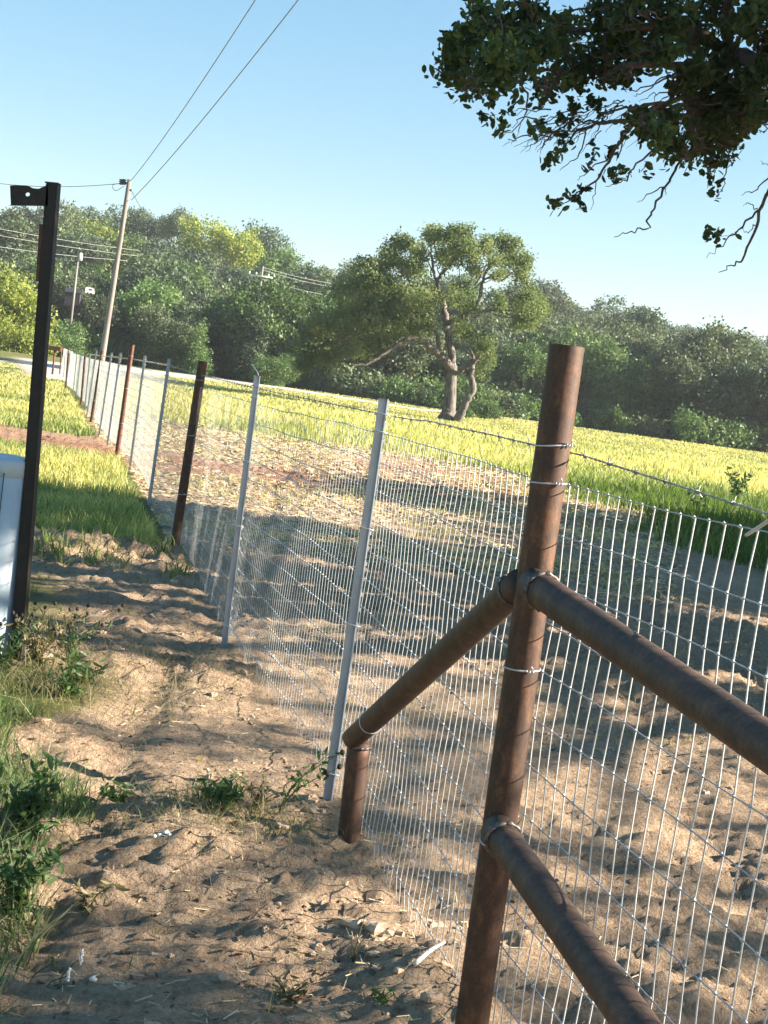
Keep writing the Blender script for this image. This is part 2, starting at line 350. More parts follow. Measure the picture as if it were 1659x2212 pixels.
# ruts left by a tractor on both sides of the fence
for x0, sl, wd, dp in ((-0.55, -0.05, 0.11, 0.03), (1.3, 0.02, 0.13, 0.035), (2.1, 0.03, 0.13, 0.03)):
    q = (X - x0 - sl * Y - 0.06 * np.sin(Y * 0.9)) / wd
    Z = Z - near * dm * dp * np.exp(-q ** 2) * (1 + 0.35 * np.sin((Y + np.abs(q) * 0.04) * 2 * math.pi / 0.085) * (np.abs(q) < 1.2))
Z = Z + sst(Y, 60, 140) * (1 - rm) * fbm(X * 0.05, Y * 0.05, 81, 3) * 1.2 * sst(Y, 118, 140)
redness = np.clip(0.55 * np.exp(-((Y - 21.5) / 2.5) ** 2) * (X < fence_x(Y)) + 0.8 * sst(fbm(X * 0.25, Y * 0.25, 91, 3), 0.02, 0.16) * sst(Y, 12, 18), 0, 1)
ny, nx = X.shape
idx = np.arange(ny * nx).reshape(ny, nx)
Qg = np.stack([idx[:-1, :-1], idx[:-1, 1:], idx[1:, 1:], idx[1:, :-1]], -1).reshape(-1, 4)
g = link('ground', mesh_np('ground', np.stack([X, Y, Z], -1).reshape(-1, 3), Qg, None, M['soil'], True,
         cover=np.stack([dm, rm, redness], -1).reshape(-1, 3)))
g['kind'] = 'structure'
_gxi = gx; _gyi = gy
def gzf(x, y):                 # height of the finished sheet (bilinear)
    x = np.asarray(x, float); y = np.asarray(y, float)
    i = np.clip(np.searchsorted(_gxi, x) - 1, 0, nx - 2); j = np.clip(np.searchsorted(_gyi, y) - 1, 0, ny - 2)
    fx = (x - _gxi[i]) / (_gxi[i + 1] - _gxi[i]); fy = (y - _gyi[j]) / (_gyi[j + 1] - _gyi[j])
    return (Z[j, i] * (1 - fx) + Z[j, i + 1] * fx) * (1 - fy) + (Z[j + 1, i] * (1 - fx) + Z[j + 1, i + 1] * fx) * fy

# ------------------------------------------------------------------ near brace of welded pipe
ORD = ['first', 'second', 'third', 'fourth', 'fifth', 'sixth', 'seventh', 'eighth', 'ninth', 'tenth', 'eleventh', 'twelfth', 'thirteenth', 'fourteenth', 'fifteenth']
def pipe(mb, a, b, r, wall=0.005, k=32, n=24, open_top=True):
    a = np.asarray(a, float); b = np.asarray(b, float); P = a + (b - a) * np.linspace(0, 1, n)[:, None]
    if not open_top: mb.tube(P, r, k); return
    mb.tube(P, r, k, cap=False); Pi = P[-3:]
    mb.tube(Pi, r - wall, k, cap=False)
    th = np.arange(k) * 2 * math.pi / k; t = (b - a) / np.linalg.norm(b - a)
    ref = np.array([1., 0, 0]) if abs(t[2]) > 0.8 else np.array([0, 0, 1.])
    u = np.cross(t, ref); u /= np.linalg.norm(u); v = np.cross(t, u)
    ring = lambda rr, c: c + rr * (np.cos(th)[:, None] * u + np.sin(th)[:, None] * v)
    V = np.vstack([ring(r, b), ring(r - wall, b)])
    mb.add(V, [(i, (i + 1) % k, k + (i + 1) % k, k + i) for i in range(k)])
    V = np.vstack([ring(r - wall, P[-3]), [P[-3]]]); mb.add(V, None, [(i, (i + 1) % k, k) for i in range(k)])
def bead(mb, c, t, r, rb=0.005, k=40, wob=0.0018, tilt=None):      # lumpy weld ring
    t = np.asarray(t, float) / np.linalg.norm(t); ref = np.array([1., 0, 0]) if abs(t[2]) > 0.8 else np.array([0, 0, 1.])
    u = np.cross(t, ref); u /= np.linalg.norm(u); v = np.cross(t, u)
    th = np.linspace(0, 2 * math.pi, k + 1)
    P = c + r * (np.cos(th)[:, None] * u + np.sin(th)[:, None] * v)
    mb.tube(P, rb + wob * np.sin(th * 17) + wob * np.sin(th * 29 + 1), 6, cap=False)
def tie(mb, base, h, r, slope=0.0, knot=0.6, top=None):             # wire wrapped round a post
    th = np.linspace(0, 2 * math.pi, 28)
    P = np.stack([base[0] + (r + 0.002) * np.cos(th), base[1] + (r + 0.002) * np.sin(th), base[2] + h + slope * np.cos(th)], 1)
    mb.tube(P, 0.0019, 6, cap=False)
    a = -math.pi / 2 + knot
    c = np.array([base[0] + (r + 0.004) * math.cos(a), base[1] + (r + 0.004) * math.sin(a), base[2] + h + slope * math.cos(a)])
    q = np.linspace(0, 5 * math.pi, 36); d = np.array([-math.sin(a), math.cos(a), 0]); o = np.array([math.cos(a), math.sin(a), 0])
    P = c + d[None] * (np.linspace(-0.009, 0.010, 36)[:, None]) + 0.0028 * (np.cos(q)[:, None] * o + np.sin(q)[:, None] * np.array([0, 0, 1.])) + o * 0.002
    mb.tube(P, 0.0014, 5)
    mb.tube([c + o * 0.002, c + o * 0.006 + np.array([0, 0, 0.008]) + d * 0.004, c + o * 0.010 + np.array([0, 0, 0.013]) - d * 0.002], 0.0013, 5)

PR = 0.0365
b1 = np.array([0.34, 2.85, 0.0]); t1 = at(1225, 747, 2.845)
ax1 = t1 - b1
root = thing('pipe_brace', 'rusty welded pipe brace nearest the camera: tall post, two rails, slanting strut and stub', 'fence brace', b1)
def P1(h): return b1 + ax1 * (h / ax1[2])
O = -b1
mb = MB(); pipe(mb, b1 + O + [0, 0, -0.25], t1 + O, PR, k=40, n=40); mb.build('post', M['rust'], root)
jt = P1(1.06)                                                                     # where the upper rail meets the post
j_up = at(1158, 1268, 2.80)
e_up = at(1659, 1612, 2.02); d_up = e_up - j_up
mb = MB(); mb.tube(np.array([j_up + d_up * s + O for s in np.linspace(-0.02, 2.1, 30)]), PR * 0.98, 36); o = mb.build('rail', M['rust_rail'], root); o['label'] = 'upper horizontal rail running towards the camera'
j_lo = at(1078, 1800, 2.79); e_lo = at(1385, 2230, 2.13); d_lo = e_lo - j_lo
mb = MB(); mb.tube(np.array([j_lo + d_lo * s + O for s in np.linspace(-0.02, 2.6, 30)]), PR * 0.98, 36); o = mb.build('rail', M['rust_rail'], root); o['label'] = 'lower horizontal rail running towards the camera'
j_br = at(1125, 1262, 2.87); f_br = at(766, 1592, 4.22)
mb = MB(); mb.tube(np.array([j_br + (f_br - j_br) * s + O for s in np.linspace(0, 1.012, 24)]), PR * 0.94, 36); mb.build('strut', M['rust_rail'], root)
bs_ = np.array([0.03, 4.24, 0.0]); ts_ = at(776, 1603, 4.24)
mb = MB(); mb.tube(np.array([bs_ + (ts_ - bs_) * s + O for s in np.linspace(-0.4, 1.0, 12)]), PR, 36); mb.build('stub_post', M['rust'], root)
def wb(*a, **k):
    global mb
    mb = MB(); bead(mb, *a, **k); mb.build('weld_bead', M['weld'], root)
wb(j_up + d_up / np.linalg.norm(d_up) * 0.030 + O, d_up, PR * 1.02, 0.0055)
wb(j_lo + d_lo / np.linalg.norm(d_lo) * 0.030 + O, d_lo, PR * 1.02, 0.0055)
wb(j_br + (f_br - j_br) / np.linalg.norm(f_br - j_br) * 0.04 + O, f_br - j_br, PR * 1.0, 0.004)
wb(ts_ + O + [0, 0, -0.012], (0, 0, 1), PR * 1.0, 0.005)
for py, sl, kn in ((962, 0.006, 0.75), (1044, 0.003, 0.45), (1449, 0.002, 0.3), (1843, -0.012, 0.9)):
    px = 1225 + (py - 747) * (1002 - 1225) / (2310 - 745); p = at(px, py, 2.81)
    h = p[2] + 0.0; c = P1(h)
    mb = MB(); tie(mb, np.array([c[0], c[1], 0]) + O, h, PR, sl, kn); mb.build('wire_tie', M['galv'], root)
for py in (1205, 1398, 1600, 1655, 1990, 2100):
    px = 1225 + (py - 747) * (1002 - 1225) / (2310 - 745); p = at(px, py, 2.82); c = P1(p[2])
mb = MB()
for s, in ((0.12,),):
    c = j_br + (f_br - j_br) * 0.86 + O; bead(mb, c, f_br - j_br + np.array([0.1, 0.1, 0]), PR * 0.965, 0.0016, wob=0)
mb.build('wire_tie', M['galv'], root)

# ------------------------------------------------------------------ other posts along the fence
PIPES = [(438, 780, 375, 1190, 10.58), (286, 745, 250, 982, 20.0), (221, 757, 196, 911, 29.1), (184, 768, 167, 879, 38.4), (149, 763, 137, 844, 50.6), (133, 747, 127, 825, 60.0), (124, 745, 117, 815, 68.0)]
RB = FP
def pipe_post(i, tx, ty, bx, by, D):
    b = np.array([float(fence_x(D)), D, 0.0]); b[2] = float(gz(b[0], D)); t = at(tx, ty, D)
    ax = t - b; ax[0] = np.clip(ax[0], -0.06, 0.06) if i else ax[0]; ax[1] = 0
    how = {0: 'dark rusty pipe post with three pale wire ties, first beyond the two nearest silver posts', 1: 'red rusty pipe post standing taller than its neighbours where the grass meets bare soil'}.get(
        i, '%s rusty pipe post along the fence beyond the near welded brace' % ORD[i])
    r = thing('pipe_post', how, 'fence post', b, 0, 'rusty pipe posts along the fence')
    mb = MB(); k = 28 if D < 25 else 12
    pipe(mb, (-ax[0] * 0.2, 0, -ax[2] * 0.2), ax, 0.034 if i else 0.036, k=k, n=14)
    mb.build('post', M['rust'] if i != 1 else M['rust_red'], r)
    for f in (0.90, 0.61, 0.30):
        mb = MB(); tie(mb, np.array([ax[0] * f, 0, 0]), ax[2] * f, 0.0375, 0.003, 0.4); mb.build('wire_tie', M['galv'], r)
for i, a in enumerate(PIPES): pipe_post(i, *a)

TP = [(835, 862, 4.68), (560, 812, 7.2), (368, 775, 13.75), (315, 768, 17.8), (262, 762, 21.7), (244, 762, 24.5), (210, 756, 32.0), (196, 763, 35.0), (176, 766, 42.2), (167, 765, 46.2), (142, 764, 55.5), (129, 765, 64.0)]
TLAB = ['nearest silver steel post, broad and studded, behind the rusty stub', 'second silver steel post, with a cut wire end above its top',
        'pale silver post just beyond the dark pipe post', 'fourth silver post from the camera, thin and pale', 'silver post just beyond the red rusty pipe post']
ang = math.atan2(-0.25, 0.97)
def t_post(i, tx, ty, D):
    b = np.array([float(fence_x(D)) - 0.0, D, 0.0]); b[2] = float(gz(b[0], D)); t = at(tx, ty, D); ax = t - b; ax[1] = 0
    ax[0] = np.clip(ax[0], -0.05, 0.05)
    lab = TLAB[i] if i < len(TLAB) else '%s silver steel post along the fence from the camera' % ORD[i]
    r = thing('steel_t_post', lab, 'fence post', b, 0.26, 'silver steel posts along the fence')
    h = ax[2]; mb = MB()
    # a T-section: wide face towards the wire, thin stem behind, a stud every few centimetres
    prof = [(-0.019, 0.004), (0.019, 0.004), (0.019, -0.001), (0.003, -0.002), (0.0025, -0.028), (-0.0025, -0.028), (-0.003, -0.002), (-0.019, -0.001)]
    prof = [(-y, x) for x, y in prof]                                 # face turned to the field side
    prof = [(-x * 0.95, y) for x, y in prof]
    V = []
    for z in (-0.3, h * 0.25, h * 0.5, h * 0.75, h):
        for x, y in prof: V.append((x + ax[0] * z / h, y, z))
    n = len(prof); Q = [(a * n + j, a * n + (j + 1) % n, (a + 1) * n + (j + 1) % n, (a + 1) * n + j) for a in range(4) for j in range(n)]
    mb.add(V, Q); top = [4 * n + j for j in range(n)]
    mb.T.append(np.array([(top[0] , top[j], top[j + 1]) for j in range(1, n - 1)]))
    for z in np.arange(0.08, h - 0.02, 0.054): mb.box((0.0075 + ax[0] * z / h, 0, z), (0.0038, 0.008, 0.006))
    mb.build('shaft', M['tpost'], r, smooth=False)
    for z in (h - 0.055, h - 0.115, h * 0.68, h * 0.44, 0.09):
        mb = MB(); x0 = ax[0] * z / h
        mb.tube([(x0 + 0.014, -0.024, z), (x0 - 0.0, -0.027, z + 0.002), (x0 - 0.031, -0.012, z + 0.004), (x0 - 0.031, 0.012, z - 0.002), (x0, 0.027, z), (x0 + 0.014, 0.026, z + 0.003)], 0.0021, 6)
        mb.build('wire_clip', M['galv'], r)
for i, a in enumerate(TP): t_post(i, *a)

# ------------------------------------------------------------------ woven wire and barbed wire
off = 0.040
path = np.vstack([(0.80, 0.9), (0.60, 1.85), FP[1:]])
path[1] = (0.585, 2.0)
tg = np.gradient(path, axis=0); tg /= np.linalg.norm(tg, axis=1)[:, None]
nrm = np.stack([tg[:, 1], -tg[:, 0]], 1); path = path + nrm * off
seg = np.r_[0, np.cumsum(np.linalg.norm(np.diff(path, axis=0), axis=1))]
def wp(s): return np.interp(s, seg, path[:, 0]), np.interp(s, seg, path[:, 1])
rg = np.random.default_rng(3)
total = seg[-1]; CELL = 0.1016; TOPZ = 1.28
def topz(s, y): return TOPZ + float(gz(0, y)) + 0.004 * math.sin(y * 0.5) + np.interp(y, [4, 8, 14, 20, 40, 70], [0, 0.0, 0.03, 0.06, 0.04, 0.02])
mb = MB()
ss = np.concatenate([np.arange(0, 14, 0.0508), np.arange(14, total, 0.0508)])
px_, py_ = wp(ss)
tz = np.array([topz(s, y) for s, y in zip(ss, py_)])
wx, wy = px_, py_
for k in range(13):
    sagv = np.interp(py_, [4, 9], [1, 0.25]) * (0.006 * np.sin(ss * 1.7 + k) + 0.003 * np.sin(ss * 7.1 + k * 2))
    z = tz - k * CELL + sagv
    o2 = 0.004 * np.sin(ss * 2.3 + k * 1.3) * np.interp(py_, [4, 9], [1, 0.3])
    m = ss < 16
    for msk, kk in ((m, 6), (~m, 4)):
        P = np.stack([wx + o2, wy, z], 1)[msk]
        if not m[0]: pass
        mb.tube(P, np.interp(P[:, 1], [2, 8, 14], [0.0013, 0.0015, 0.0019]) if kk == 6 else 0.0031, kk, cap=False)
fr = thing('woven_wire_fence', 'pale galvanised woven wire mesh stretched along all the posts', 'wire fence')
mb.build('line_wires', M['galv_line'], fr); mb = MB()
for i, s in enumerate(ss):
    x, y = wx[i], wy[i]
    nearw = y < 9
    levels = np.arange(0, 13) if nearw else np.array([0, 4, 8, 12])
    z = tz[i] - levels * CELL + 0.006 * np.sin(s * 1.7 + levels) + 0.003 * np.sin(s * 7.1 + levels * 2)
    dx = 0.004 * np.sin(s * 2.3 + levels * 1.3) * (1 if y < 5 else 0.4) + 0.0025
    dy = rg.normal(size=len(levels)) * (0.003 if nearw else 0.004)
    P = np.stack([x + dx, y + dy, z], 1)
    if nearw:
        bend = rg.normal() * 0.0035
        if 2.35 < y < 2.75: bend = 0.010 * math.sin((2.8 - y) * 9)
        mid = P[0] * 0.45 + P[1] * 0.55 + [0.0, bend, 0]
        P = np.vstack([P[0], mid, P[1:]])
        ext = P[-1] + [rg.normal() * 0.004, rg.normal() * 0.004, -0.07]; P = np.vstack([P, ext])
    mb.tube(P, np.interp(y, [2, 3.2, 5, 8, 15, 20, 40], [0.0018, 0.0015, 0.0011, 0.0008, 0.0009, 0.0016, 0.0019]), 5 if nearw else 3, cap=False)
# knots where wires cross (only where they can be told apart)
kn = np.where(wy < 7.5)[0]
for i in kn:
    s = ss[i]
    for k in range(13):
        z = tz[i] - k * CELL + 0.006 * math.sin(s * 1.7 + k) + 0.003 * math.sin(s * 7.1 + k * 2)
        c = np.array([wx[i] + 0.004 * math.sin(s * 2.3 + k * 1.3) + 0.0005, wy[i], z])
        V = c + np.array([(0.0042, 0, 0), (0, 0.0046, 0), (-0.0042, 0, 0), (0, -0.0046, 0), (0, 0, 0.0042), (0, 0, -0.0042)])
        mb.add(V, None, [(0, 1, 4), (1, 2, 4), (2, 3, 4), (3, 0, 4), (1, 0, 5), (2, 1, 5), (3, 2, 5), (0, 3, 5)])
mb.build('stay_wires', M['galv'], fr)

mb = MB(); s2 = np.arange(0, total, 0.02)
bx_, by_ = wp(s2); hz = np.array([np.interp(y, [0.9, 2.0, 2.85, 4.68, 7.2, 10.6, 14, 20, 40, 70], [1.27, 1.312, 1.352, 1.352, 1.36, 1.38, 1.42, 1.44, 1.42, 1.40]) + float(gz(0, y)) for y in by_])
for ph in (0, math.pi):
    P = np.stack([bx_ + 0.0016 * np.cos(s2 * 120 + ph), by_, hz + 0.0016 * np.sin(s2 * 120 + ph)], 1)
    msk = s2 < 20
    mb.tube(P[msk], 0.0014, 5, cap=False); mb.tube(P[~msk][::4], 0.0018, 3, cap=False)
for s in np.arange(0.1, 40, 0.125):
    x, y = wp(s); z = np.interp(s, s2, hz)
    for a in (0.6, 2.2):
        d = np.array([0.35 * math.cos(a + s), 0.35 * math.sin(a), math.sin(a + s * 3)]); d /= np.linalg.norm(d)
        c = np.array([x, y, z]); mb.tube([c - d * 0.013, c + d * 0.013], 0.0011, 4)
    q = np.linspace(0, 4 * math.pi, 14); c = np.array([x, y, z])
    tdir = np.array([0.25, -0.97, 0]); mb.tube(c + tdir * np.linspace(-0.004, 0.004, 14)[:, None] + 0.0035 * np.stack([np.cos(q) * 0.97, np.cos(q) * 0.25, np.sin(q)], 1), 0.001, 4)
o = mb.build('barbed_wire', M['barb']); tag(o, 'dark twisted barbed wire strung above the woven wire', 'barbed wire')
p0, p1 = at(557, 806, 7.2), at(543, 786, 7.3)
mb = MB(); mb.tube(spline([p0 + [0.004, 0, -0.03], p0, p1], 5), 0.0022, 6); o = mb.build('wire_offcut', M['galv']); tag(o, 'short cut wire end sticking up from the second silver post', 'wire')
mb = MB(); mb.tube(spline([at(1612, 1156, 1.98), at(1640, 1138, 1.93), at(1700, 1098, 1.80)], 5), 0.0026, 8)
o = mb.build('wire_offcut', M['galv']); tag(o, 'thick pale wire end slanting beside the mesh at the right edge', 'wire')

# ------------------------------------------------------------------ dark gate post, pedestal
gb = hit(33, 1425); D = gb[1]
rt = thing('gate_post', 'dark iron post with a drilled plate at its top, leaning beside the white pedestal', 'gate post', gb)
tp = at(112, 396, D) - gb
mb = MB(); ax = tp / np.linalg.norm(tp); u = np.array([1, 0, 0]) - ax * ax[0]; u /= np.linalg.norm(u); v = np.cross(ax, u)
Mx = np.stack([u, v, ax], 1); L = np.linalg.norm(tp)
mb.box(ax * (L * 0.5 - 0.15) + v * 0.0, (0.0215, 0.004, L * 0.5 + 0.15), Mx); mb.box(ax * (L * 0.5 - 0.15) + u * 0.024 + v * 0.026, (0.003, 0.030, L * 0.5 + 0.148), Mx)
mb.box(ax * (L * 0.5 - 0.15) - u * 0.0245 + v * 0.024, (0.003, 0.020, L * 0.5 + 0.146), Mx)
mb.box(ax * (L + 0.002) + v * 0.02, (0.030, 0.028, 0.0028), Mx); mb.build('post', M['black_iron'], rt, False)
# drilled plate with a curved upper edge
mb = MB(); s = D / PF; hc = np.array([60., 420]); out = [(22, 401), (40, 400), (60, 401), (72, 407), (84, 408), (96, 402), (104, 399), (104, 445), (24, 444)]
ringn = 20; ring = [(hc[0] + 5.0 * math.cos(t), hc[1] + 4.4 * math.sin(t)) for t in np.linspace(0, 2 * math.pi, ringn, endpoint=False)]
def edge_pt(a):
    d = np.array([math.cos(a), math.sin(a)]); best = 1e9
    for q in range(len(out)):
        p, r_ = np.array(out[q], float), np.array(out[(q + 1) % len(out)], float); e = r_ - p
        A = np.array([[d[0], -e[0]], [d[1], -e[1]]])
        if abs(np.linalg.det(A)) < 1e-9: continue
        t, w_ = np.linalg.solve(A, p - hc)
        if t > 0 and -1e-6 <= w_ <= 1 + 1e-6: best = min(best, t)
    return hc + d * best
angs = sorted([math.atan2(p[1] - hc[1], p[0] - hc[0]) for p in np.array(out, float)] + list(np.linspace(-math.pi, math.pi, 24, endpoint=False)))
outer = [edge_pt(a) for a in angs]; inner = [hc + np.array([5.0 * math.cos(a), 4.4 * math.sin(a)]) for a in angs]
n = len(angs)
def to3(p, dy): q = at(p[0], p[1], D) - gb; return q + np.array([0, dy, 0])
V = [to3(p, -0.004) for p in outer] + [to3(p, -0.004) for p in inner] + [to3(p, 0.004) for p in outer] + [to3(p, 0.004) for p in inner]
Q = []
for j in range(n):
    k = (j + 1) % n
    Q += [(j, k, n + k, n + j), (2 * n + k, 2 * n + j, 3 * n + j, 3 * n + k), (j, 2 * n + j, 2 * n + k, k), (n + j, n + k, 3 * n + k, 3 * n + j)]
mb.add(V, Q); mb.build('hinge_plate', M['black_iron'], rt, False)
a0, a1 = at(91, 484, D) - gb, at(83, 608, D) - gb
mb = MB(); axx = a0 - a1; l2 = np.linalg.norm(axx); axx /= l2; uu = np.array([1, 0, 0]) - axx * axx[0]; uu /= np.linalg.norm(uu)
mb.box((a0 + a1) / 2 + [0, 0.012, 0], (0.0135, 0.007, l2 / 2), np.stack([uu, np.cross(axx, uu), axx], 1)); mb.build('side_bar', M['rust_red'], rt, False)

pb = hit(-46, 1408); D2 = pb[1] + 0.02; sc = D2 / PF
pr = thing('utility_pedestal', 'pale plastic utility pedestal at the left edge beside the dark iron post', 'utility box', (pb[0], D2, pb[2]), 0.1)
hh = at(0, 984, D2)[2] - pb[2]; R = 0.145
def superloop(r, z, k=48, e=2.0):
    th = np.linspace(0, 2 * math.pi, k, endpoint=False); c, s_ = np.cos(th), np.sin(th)
    return np.stack([r * np.sign(c) * np.abs(c) ** (2 / e), r * np.sign(s_) * np.abs(s_) ** (2 / e), np.full(k, z)], 1)
def loft(mb, rings):
    k = len(rings[0]); V = np.vstack(rings); Q = [(a * k + j, a * k + (j + 1) % k, (a + 1) * k + (j + 1) % k, (a + 1) * k + j) for a in range(len(rings) - 1) for j in range(k)]
    mb.add(V, Q); c = rings[-1].mean(0); mb.add(np.vstack([rings[-1], c]), None, [(j, (j + 1) % k, k) for j in range(k)])
mb = MB(); loft(mb, [superloop(R, -0.3), superloop(R, 0.1), superloop(R, hh - 0.08), superloop(R - 0.004, hh - 0.079)]); bdy = mb.build('body', M['white_pvc'], pr)
mb = MB(); loft(mb, [superloop(R - 0.003, hh - 0.085), superloop(R + 0.0015, hh - 0.083), superloop(R + 0.0015, hh - 0.020), superloop(R - 0.003, hh - 0.008), superloop(R - 0.014, hh - 0.002), superloop(R - 0.06, hh + 0.006), superloop(0.02, hh + 0.010)]); mb.build('lid', M['white_pvc'], pr)
mb = MB(); mb.box((R * 0.30, -R * 1.0, hh * 0.55), (0.0015, 0.003, hh * 0.38)); mb.build('seam', M['dark'], bdy)

# ------------------------------------------------------------------ utility pole and cables
D = 72.0; pbx = hit(213, 815); base = np.array([at(214, 815, D)[0], D, float(gz(at(214, 815, D)[0], D))]); top = at(280, 388, D)
up = thing('utility_pole', 'tall wooden utility pole leaning behind the fence at the left', 'utility pole', base)
mb = MB(); tt = np.linspace(-0.08, 1, 20)[:, None]; P = (top - base) * tt; P[:, 1] = 0
mb.tube(P, 0.17 - 0.055 * tt[:, 0], 20); mb.build('pole', M['pole'], up)
tl = top - base
mb = MB(); a = at(279, 396, D) - base; b_ = at(262, 395, D) - base; mb.tube([a, b_], 0.05, 8); brk = mb.build('bracket', M['dark'], up)
mb = MB()
for px, py in ((262, 393), (268, 393)):
    c = at(px, py, D) - base
    for dz in (-0.1, 0, 0.1): mb.blob(c + [0, 0, dz], (0.13, 0.13, 0.05), 2, rough=0)
mb.build('insulator', M['dark'], brk)
mb = MB(); mb.blob(at(284, 412, D) - base + [0, -0.2, 0], (0.07, 0.07, 0.07), 1, rough=0); mb.build('bolt', M['dark'], up)
def cable(pts, r, label, sag=0.0, mat='cable', n=24, group='overhead cables', name='power_line'):
    a, b = np.asarray(pts[0], float), np.asarray(pts[-1], float); t = np.linspace(0, 1, n)[:, None]
    P = a + (b - a) * t; P[:, 2] -= sag * 4 * (t * (1 - t))[:, 0]
    mb = MB(); mb.tube(P, np.interp(P[:, 1], [0, 80, 300], [r * 0.35, r, r * 1.6]), 5, cap=False); o = mb.build(name, M[mat])
    tag(o, label, 'power line', group)
def ext(p, q, k): return p + (q - p) * k
A0 = at(283, 390, D); A1 = at(541, 0, 30.0); cable([A0, ext(A0, A1, 1.25)], 0.020, 'dark cable rising from the pole top, the left of the rising pair', 0.3)
B0 = at(284, 432, D); B1 = at(631, 0, 30.0); cable([B0, ext(B0, B1, 1.25)], 0.022, 'dark cable rising from below the pole top, the right of the rising pair', 0.3)
C0 = at(262, 396, D); C1 = at(-160, 366, 80); cable([C0, C1], 0.018, 'thin cable running from the insulator to the left edge', 0.5)
cable([at(285, 414, D), at(305, 450, D + 14)], 0.02, 'short guy wire slanting down behind the pole top')
c = at(250, 405, D); mb = MB(); mb.tube(spline([at(262, 396, D), at(243, 400, D), at(250, 412, D), at(268, 402, D)], 6), 0.015, 5); o = mb.build('jumper_loop', M['cable'], up, loc=-base * 0 ); o.location = -base
# distribution line crossing the hillside
for k, (pa, pb_) in enumerate((((-120, 468, 190), (640, 604, 178)), ((-120, 480, 190), (640, 618, 178)), ((-120, 500, 190), (640, 640, 178)))):
    pass
def far_pole(px, ytop, ybot, D, label, arm):
    t = at(px, ytop, D); bx = at(px - (ybot - ytop) * 0.137, ybot, D)
    b = np.array([t[0], D, bx[2]]); r = thing('far_utility_pole', label, 'utility pole', b, 0, 'distant utility poles')
    h = t[2] - b[2]; mb = MB(); mb.tube([(0, 0, -8), (0, 0, h)], [0.15, 0.09], 10); mb.build('pole', M['pole'], r)
    if arm:
        mb = MB(); mb.box((0, -0.1, h - 0.9), (1.0, 0.05, 0.05)); arm_ = mb.build('crossarm', M['white'], r)
        for x in (-1.1, -0.5, 0.6, 1.1): mb = MB(); mb.blob((x, -0.1, h - 0.7), (0.07, 0.07, 0.12), 1, rough=0); mb.build('insulator', M['white'], arm_)
    else:
        mb = MB(); mb.tube([(0.25, -0.2, h - 0.6), (0.25, -0.2, h)], 0.17, 12); mb.blob((0.25, -0.2, h), (0.17, 0.17, 0.1), 1, rough=0); mb.build('transformer', M['white'], r)
    return b + [0, 0, h]
W1 = far_pole(568, 575, 645, 122.0, 'distant utility pole with a pale crossarm among the hillside trees', True)
W2 = far_pole(170, 548, 640, 122.0, 'distant utility pole carrying a white transformer above the trees', False)
for (x0, y0, x1, y1, lab) in ((-200, 452, 300, 541, 'uppermost'), (-200, 468, 300, 553, 'middle'), (-200, 500, 275, 563, 'lowest')):
    cable([at(x0, y0, 119.0), at(x1, y1, 136.0)], 0.013, '%s pale cable crossing the trees left of the wooden pole' % lab, 0.3, 'pale_cable', group='cables across the hillside')
for k, (y0, yc, y1, lab) in enumerate(((571, 577, 618, 'uppermost'), (577, 583, 626, 'middle'), (594, 603, 646, 'lowest'))):
    cable([at(440, y0, 135.0), at(567, yc, 122.0)], 0.012, '%s pale cable reaching the crossarm pole from its left side' % lab, 0.1, 'pale_cable', group='cables across the hillside')
    cable([at(567, yc, 122.0), at(760, y1, 128.0)], 0.011, '%s pale cable leaving the crossarm pole to its right side' % lab, 0.2, 'pale_cable', group='cables across the hillside')

# ------------------------------------------------------------------ small things far off
c = at(195, 622, 121.0); tr = thing('camper_trailer', 'small white trailer half hidden among the hillside trees', 'trailer', c - [0, 0, 0.5], 0.2); tr.scale = (0.42, 0.42, 0.42)
mb = MB(); k = 14; pr2 = [(-0.9, 0.0), (0.9, 0.0), (0.95, 0.5), (0.7, 1.15), (0.3, 1.25), (-0.8, 1.25), (-0.95, 1.0)]
V = [(x, y, z) for y in (-0.7, 0.7) for x, z in pr2]; n = len(pr2)
mb.add(V, [(j, (j + 1) % n, n + (j + 1) % n, n + j) for j in range(n)], [(0, j + 1, j) for j in range(1, n - 1)] + [(n, n + j, n + j + 1) for j in range(1, n - 1)]); mb.build('body', M['white'], tr, False)
mb = MB(); mb.box((0.1, -0.715, 0.8), (0.3, 0.01, 0.16)); mb.build('window', M['dark'], tr, False)
for x in (-0.35, 0.35): mb = MB(); mb.tube([(x, -0.72, 0.0), (x, -0.55, 0.0)], 0.22, 14); mb.build('wheel', M['dark'], tr)
c = at(160, 628, 124.0); sh = thing('dark_shed', 'dark shed in the shade behind the transformer pole', 'shed', c - [0, 0, 0.9], 0.1); sh.scale = (0.5, 0.5, 0.5)
mb = MB(); mb.box((0, 0, 0.2), (1.3, 1.2, 1.2)); mb.build('wall', M['shed_wall'], sh, False)
mb = MB(); V = [(-1.5, -1.4, 1.4), (1.5, -1.4, 1.4), (1.5, 1.4, 1.4), (-1.5, 1.4, 1.4), (-1.5, 0, 2.2), (1.5, 0, 2.2)]
mb.add(V, [(0, 1, 5, 4), (3, 4, 5, 2), (0, 3, 2, 1)], [(0, 4, 3), (1, 2, 5)]); mb.build('roof', M['dark'], sh, False)
c = hit(116, 815); c = np.array([at(114, 800, 66)[0], 66.0, float(gz(-17, 66))])
mbx = thing('post_box', 'low rusty stand with a flat cap near the far end of the fence', 'post box', c)
mb = MB(); mb.tube([(0, 0, -0.2), (0, 0, 1.15)], 0.05, 8); mb.build('post', M['rust_red'], mbx)
mb = MB(); mb.box((0.02, 0, 1.25), (0.28, 0.2, 0.10)); mb.build('cap', M['rust_red'], mbx, False)
